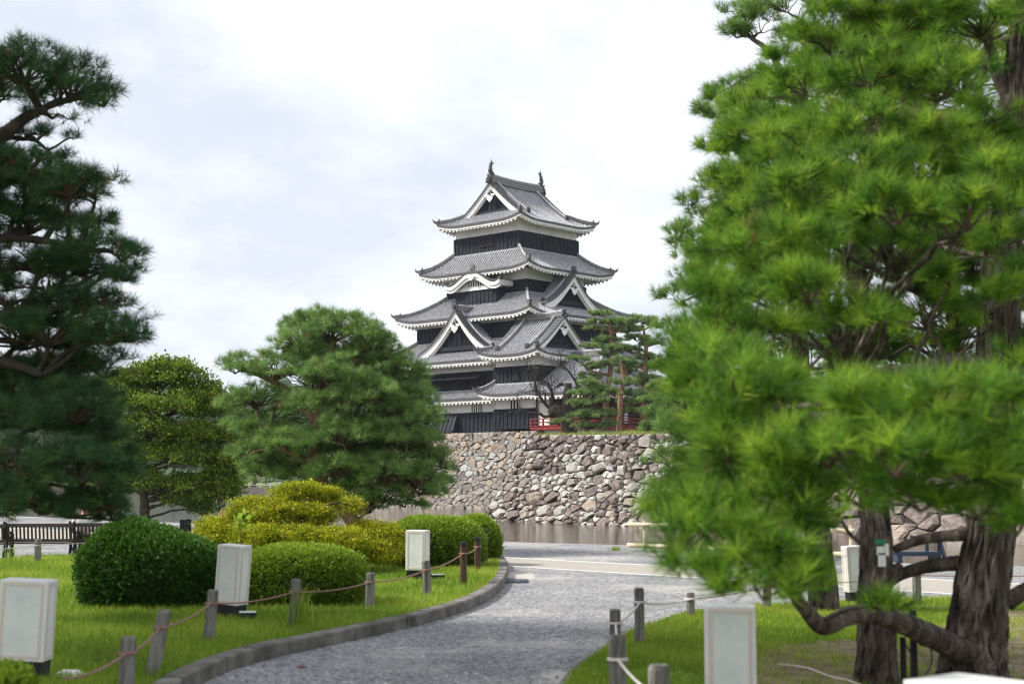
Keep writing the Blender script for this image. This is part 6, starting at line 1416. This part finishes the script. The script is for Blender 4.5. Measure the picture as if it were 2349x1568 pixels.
def big_pine(label, base, trunk, pads, seed, limbs, nmat, nl=.14, nn=34, nw=.0024, clump=.17, q=8, dens=1., up=.6, low=-.4, tw=.006, limb_r=.015, flare=1.25, bark='bark', extra=None):
    rng = np.random.default_rng(seed); base = np.array(base, float); o = empty('pine_tree', base, label, 'tree', 'big pines on the right'); tb = MB()
    P_ = catmull([np.array(p[:3]) for p in trunk], 14); rr = np.interp(np.linspace(0, len(trunk) - 1, len(P_)), range(len(trunk)), [p[3] for p in trunk]); ridged(tb, P_, rr, 64, seed, .22); T_ = np.array(P_)
    for lm in limbs:
        lp = catmull([np.array(p[:3]) for p in lm], 7); tb.tube(lp, np.interp(np.linspace(0, len(lm) - 1, len(lp)), range(len(lm)), [p[3] for p in lm]), 16, jit=.035); T_ = np.vstack([T_, np.array(lp)])
    tw_ = MB(); Vs, Ts = [], []
    for pd in pads:
        c, r = np.array(pd[0], float), np.array(pd[1], float); d_ = dens * pd[2]; area = (r[0] * r[1] + r[0] * r[2] + r[1] * r[2]) / 3 * 4 * pi * .62; m = max(3, int(d_ * area / (clump ** 2 * 2.)))
        C_, P, D = pad_tufts(c, r, m, q, rng, low, clump, up); tgt = c - [0, 0, r[2] * .5]; dd = np.linalg.norm(T_ - tgt, axis=1) + np.maximum(0, T_[:, 2] - tgt[2]); st = T_[dd.argmin()]
        lp = limb(tb, st, tgt, limb_r * (1 + min(1, dd.min() * .3)), limb_r * .4, rng, .05, 8, 8, .05) if dd.min() > .12 else [st, tgt]
        LP = np.array(lp[2:] if len(lp) > 4 else lp)
        for cc in C_: s_ = LP[np.argmin(np.linalg.norm(LP - cc, axis=1))]; limb(tw_, s_, cc, tw * 1.3, tw * .6, rng, .18, 4, 4, 0)
        V, t_ = needles(P, D, nl, nn, nw, 1.15, rng); Vs.append(V); Ts.append(t_)
    tr_ = tb.build('trunk', M[bark], o, smooth=False, origin=base); tw_.build('twigs', M['twig'], o, origin=base)['kind'] = 'stuff'
    np_mesh('crown', np.concatenate(Vs), 3, np.concatenate(Ts), nmat, o, base); return o
Y1 = 11.0; bx_ = at(2225, 1560, Y1)[0]
t1 = [(bx_, Y1, 0, .33), (bx_ + .02, Y1, .12, .27), (*at(2240, 1440, Y1), .235), (*at(2262, 1280, Y1), .205), (*at(2290, 1050, Y1), .19), (*at(2290, 800, Y1), .17), (*at(2300, 560, Y1), .15), (*at(2325, 300, Y1), .13), (*at(2335, 120, Y1), .10), (*at(2345, -40, Y1), .06)]
l1 = [[(*at(2225, 1500, Y1 - .1), .10), (*at(2120, 1450, Y1 - .6), .085), (*at(2020, 1410, Y1 - 1.0), .07), (*at(1950, 1410, Y1 - 1.3), .065), (*at(1890, 1435, Y1 - 1.6), .06), (*at(1850, 1400, Y1 - 1.8), .045), (*at(1800, 1340, Y1 - 2), .035), (*at(1720, 1280, Y1 - 2.2), .028), (*at(1620, 1240, Y1 - 2.4), .02)],
      [(*at(2200, 1290, Y1), .06), (*at(2120, 1300, Y1 + .1), .05), (*at(2060, 1320, Y1 + .15), .045), (*at(2035, 1345, Y1 + .2), .03)], [(*at(2215, 1225, Y1), .05), (*at(2120, 1235, Y1), .04), (*at(2050, 1260, Y1), .03)],
      [(*at(2310, 1380, Y1), .07), (*at(2360, 1350, Y1), .06), (*at(2420, 1340, Y1), .05)],
      [(*at(2285, 860, Y1), .09), (*at(2200, 830, Y1 - .6), .07), (*at(2090, 850, Y1 - 1.0), .05), (*at(1950, 860, Y1 - 1.3), .035)], [(*at(2290, 700, Y1), .08), (*at(2180, 690, Y1 - .4), .06), (*at(2060, 640, Y1 - .6), .045)],
      [(*at(2300, 560, Y1), .07), (*at(2200, 550, Y1 - .3), .05), (*at(2080, 520, Y1 - .4), .035)], [(*at(2315, 420, Y1), .07), (*at(2250, 370, Y1 - .2), .06), (*at(2150, 330, Y1 - .2), .045), (*at(2050, 310, Y1), .03)],
      [(*at(2330, 260, Y1), .06), (*at(2280, 150, Y1), .05), (*at(2260, 50, Y1), .04)], [(*at(2290, 1000, Y1), .08), (*at(2200, 1010, Y1 - .8), .06), (*at(2080, 1040, Y1 - 1.4), .04)]]
YA = 9.6
pp = [  # px, py, w, h, Y, density
 (2250, 60, 260, 90, 10.6, 1), (2050, 60, 240, 110, 10.4, 1), (1900, 90, 170, 120, 10.4, 1), (2000, 180, 220, 90, 10.0, 1), (2150, 210, 230, 80, 10.0, .9), (1850, 200, 170, 80, 10.6, 1), (2280, 260, 160, 60, 10.2, .6),
 (1760, 300, 170, 110, 11.0, 1), (1880, 300, 180, 90, 10.2, 1), (2000, 300, 190, 80, 9.8, .9), (1690, 350, 120, 90, 11.2, 1), (1790, 380, 180, 80, 10.2, 1), (1920, 400, 200, 80, 9.8, 1), (2080, 400, 200, 80, 9.8, 1), (2220, 380, 180, 90, 9.8, 1), (2310, 420, 120, 120, 9.6, 1),
 (1660, 440, 130, 90, 10.8, 1), (1760, 480, 180, 80, 10.0, 1), (1900, 500, 200, 80, 9.6, 1), (2060, 490, 200, 80, 9.4, 1), (2220, 500, 220, 80, 9.4, 1), (1640, 540, 130, 90, 10.4, 1), (1760, 570, 190, 80, 9.6, 1), (1880, 590, 170, 70, 9.4, .9), (2010, 560, 150, 60, 9.6, .8),
 (1640, 640, 160, 100, 10.0, 1), (1740, 660, 170, 90, 9.4, 1), (1860, 680, 170, 80, 9.2, 1), (1600, 740, 150, 90, 9.8, 1), (1720, 760, 200, 90, 9.2, 1), (1850, 770, 180, 80, 9.0, 1), (1960, 730, 150, 70, 9.4, 1), (1570, 800, 120, 80, 9.4, 1), (1660, 830, 170, 70, 9.0, 1), (1800, 830, 160, 60, 9.0, .9),
 (2060, 760, 150, 70, 9.8, .8), (2150, 780, 140, 60, 9.8, .7), (2310, 700, 110, 160, 9.6, 1), (2320, 860, 90, 110, 9.8, .8), (2180, 640, 140, 60, 10.0, .6),
 (1640, 900, 170, 60, 10.4, .9), (1760, 930, 170, 80, 9.8, 1), (1650, 980, 160, 80, 10.0, 1), (1760, 1010, 180, 80, 9.4, 1), (1900, 950, 200, 90, 8.6, 1), (2040, 950, 220, 110, 8.2, 1), (2180, 940, 200, 110, 8.2, 1), (2310, 960, 150, 120, 8.2, 1),
 (1900, 1040, 220, 100, 8.4, 1), (2050, 1060, 240, 110, 8.0, 1), (2200, 1070, 220, 110, 8.0, 1), (2320, 1100, 120, 120, 8.2, 1), (1980, 1140, 180, 80, 8.4, .9), (2110, 1150, 190, 70, 8.2, .8), (2240, 1170, 160, 70, 8.2, .8), (2330, 1200, 70, 90, 8.6, .9),
 (1600, 1090, 150, 90, 9.6, 1), (1700, 1110, 170, 90, 9.0, 1), (1820, 1120, 180, 90, 8.6, 1), (1560, 1180, 140, 90, 9.0, 1), (1660, 1200, 170, 90, 8.7, 1), (1780, 1200, 170, 90, 8.5, 1),
 (1600, 1270, 150, 80, 8.6, 1), (2290, 350, 180, 110, 10.6, 1), (2320, 470, 120, 90, 10.6, 1), (2180, 450, 180, 80, 10.6, 1), (2330, 30, 120, 100, 10.8, .8), (2150, 20, 200, 90, 10.4, 1), (1960, 20, 160, 80, 10.4, 1), (2080, 130, 200, 80, 10.2, 1), (1700, 1280, 170, 90, 8.5, 1), (1810, 1290, 150, 80, 8.4, 1), (1650, 1340, 140, 60, 8.4, 1), (1750, 1355, 150, 60, 8.3, 1), (1830, 1350, 90, 60, 8.5, .8), (2030, 1390, 40, 30, 9.8, .8)]
pp += [(1540, 1230, 110, 110, 8.6, 1), (1530, 1150, 90, 80, 9.0, 1), (1560, 900, 110, 90, 9.2, 1), (1620, 960, 150, 90, 8.8, 1), (1560, 1010, 110, 90, 9.0, 1), (1700, 900, 170, 90, 8.8, 1), (1730, 980, 170, 90, 8.8, 1), (1680, 1050, 160, 90, 8.8, 1), (1800, 1060, 160, 90, 8.6, 1), (1800, 900, 160, 90, 8.8, 1), (1530, 830, 90, 60, 9.2, 1), (1620, 700, 140, 90, 9.2, 1), (1700, 560, 160, 90, 9.4, 1), (1850, 450, 200, 90, 9.6, 1), (2000, 420, 200, 90, 9.6, 1), (2150, 330, 200, 80, 9.8, 1), (1850, 330, 200, 90, 10., 1), (1700, 420, 160, 90, 10.2, 1), (2290, 560, 130, 90, 10, .8), (2120, 1000, 200, 80, 8.2, 1), (2280, 1040, 160, 90, 8.2, 1), (2330, 920, 80, 90, 8.4, 1)]
pp += [(1950, 250, 560, 300, 12.5, .85), (1900, 550, 560, 280, 12.5, .85), (1800, 800, 460, 240, 12, .85), (1750, 1050, 420, 240, 12, .85), (2150, 450, 400, 300, 13, .85), (2100, 1050, 400, 200, 11.9, .85), (2200, 150, 400, 250, 13, .85), (2160, 760, 380, 300, 13, .85), (2250, 600, 300, 200, 13, .85), (2330, 780, 120, 300, 12.4, .6), (2120, 720, 180, 120, 10.4, .8), (2170, 560, 160, 80, 10.2, .9), (2200, 860, 160, 60, 10., .8)]
BY = [0, 230, 400, 540, 640, 750, 850, 950, 1030, 1100, 1180, 1260, 1330, 1400]; BX = [1680, 1640, 1630, 1595, 1575, 1545, 1540, 1555, 1575, 1560, 1505, 1510, 1560, 1640]
pp = [q for q in pp if not (1750 < q[0] < 2310 and 745 < q[1] < 880 and q[4] < 11)]
pp = [(max(q[0], float(np.interp(q[1], BY, BX)) + 12 + q[2] * .52), *q[1:]) for q in pp]
pds = [pad(a_, b_, c_ * 1.05, d_ * 1.15, e_ - 2.4 * min(1, max(0, (10.2 - e_) / 1.4)), 0, dens=f_) for a_, b_, c_, d_, e_, f_ in pp]
for i in range(0): pass
big_pine('huge bright foreground pine with thick ridged trunk at the right', (bx_, Y1, 0), t1, pds, 91, l1, M['n_light'], dens=1.3, nn=34, nw=.0026, clump=.15, q=8)
Y2 = 10.9; bx2 = at(2010, 1570, Y2)[0]
t2 = [(bx2, Y2, 0, .20), (bx2, Y2, .12, .165), (*at(2012, 1450, Y2), .15), (*at(2008, 1350, Y2), .135), (*at(2010, 1240, Y2 + .1), .125), (*at(2000, 1100, Y2 + .3), .11), (*at(1985, 900, Y2 + .5), .10), (*at(1975, 700, Y2 + .7), .08), (*at(1960, 500, Y2 + 1), .05)]
pds = [pad(a_, b_, c_, d_, Y2 + e_, 0) for a_, b_, c_, d_, e_ in [(1960, 470, 200, 80, 1), (1890, 620, 180, 80, 1), (2080, 600, 180, 80, .8), (1900, 800, 200, 90, 1), (2090, 860, 180, 80, .8), (1850, 930, 180, 80, .8), (2060, 1000, 160, 70, 1)]]
o = big_pine('second foreground trunk with white and green tags, slimmer, left of the thick one', (bx2, Y2, 0), t2, pds, 92, [[(*at(2030, 1340, Y2), .06), (*at(2045, 1318, Y2), .06), (*at(2070, 1300, Y2), .05)]], M['n_mid'], dens=1.3, nn=26, nw=.003)
for i, (px, py, w_, h_, mt) in enumerate([(2019, 1242, .075, .028, 'tag'), (2020, 1262, .055, .062, 'white'), (2034, 1260, .03, .09, 'white'), (2023, 1283, .055, .10, 'white')]):
    if mt == 'tag' and 'tag' not in M: M['tag'] = mat('green_tag', (.01, .25, .1), .5)
    p = at(px, py, Y2 - .14); m = MB(); m.box((p[0] - bx2, p[1] - Y2, p[2]), (w_ / 2, .006, h_ / 2)); m.build('tag', M[mt], o)
Y3 = 16.6; bx3 = at(1888, 1405, Y3)[0]
t3 = [(bx3, Y3, 0, .2), (*at(1888, 1340, Y3), .17), (*at(1878, 1240, Y3), .15), (*at(1860, 1100, Y3), .13), (*at(1840, 900, Y3), .11), (*at(1830, 600, Y3), .09), (*at(1840, 300, Y3 + .5), .07), (*at(1850, 60, Y3 + 1), .04)]
p3 = [(1700, 30, 90, 50, 1.4), (1745, 60, 120, 60, 1.2), (1800, 10, 150, 70, 1), (1840, 90, 120, 50, 1), (1690, 80, 60, 30, 1.2), (1700, 220, 130, 70, 1), (1660, 260, 100, 70, 1), (1780, 190, 120, 60, .8), (1650, 340, 90, 60, .8), (1640, 420, 70, 50, .6), (1625, 500, 60, 50, .6), (1560, 540, 70, 50, .6), (1590, 560, 60, 40, .6), (1555, 680, 70, 60, .3), (1580, 660, 60, 60, .3), (1610, 620, 80, 80, .4),
      (1545, 760, 80, 50, .2), (1550, 850, 90, 50, 0), (1570, 920, 110, 60, 0), (1540, 980, 90, 50, 0), (1600, 1000, 130, 70, 0), (1540, 1060, 90, 50, 0), (1580, 1110, 120, 60, 0), (1530, 1130, 60, 50, 0), (1720, 900, 140, 80, 0), (1720, 1060, 160, 80, 0), (1700, 450, 150, 80, .5), (1700, 600, 140, 80, .5), (1680, 750, 140, 80, .3), (1800, 500, 160, 80, .5), (1800, 1180, 120, 70, .3)]
l3 = [[(*at(1845, 300, Y3 + .5), .05), (*at(1800, 180, Y3 + .8), .045), (*at(1760, 115, Y3 + 1), .035), (*at(1720, 85, Y3 + 1.2), .025), (*at(1680, 40, Y3 + 1.3), .015)], [(*at(1860, 1100, Y3), .07), (*at(1750, 1060, Y3), .05), (*at(1620, 1040, Y3), .03)]]
big_pine('third pine further back, its finer foliage edging the huge foreground pine', (bx3, Y3, 0), t3, [pad(a_, b_, c_, d_, Y3, e_) for a_, b_, c_, d_, e_ in p3], 93, l3, M['n_mid'], nl=.15, nn=26, nw=.0036, clump=.2, q=9, dens=1.7, limb_r=.025)

# ------------------------------------------------------------------ air
hz = MB(); hz.box((0, 480, 58), (700, 530, 61)); hm_ = bpy.data.materials.new('haze'); hm_.use_nodes = True; t = hm_.node_tree; t.nodes.clear()
o_ = t.nodes.new('ShaderNodeOutputMaterial'); pv = t.nodes.new('ShaderNodeVolumePrincipled'); pv.inputs['Color'].default_value = (.82, .88, .95, 1); pv.inputs['Density'].default_value = .00016; pv.inputs['Anisotropy'].default_value = .2
t.links.new(pv.outputs[0], o_.inputs['Volume']); h_ = hz.build('haze', hm_); tag(h_, kind='stuff')
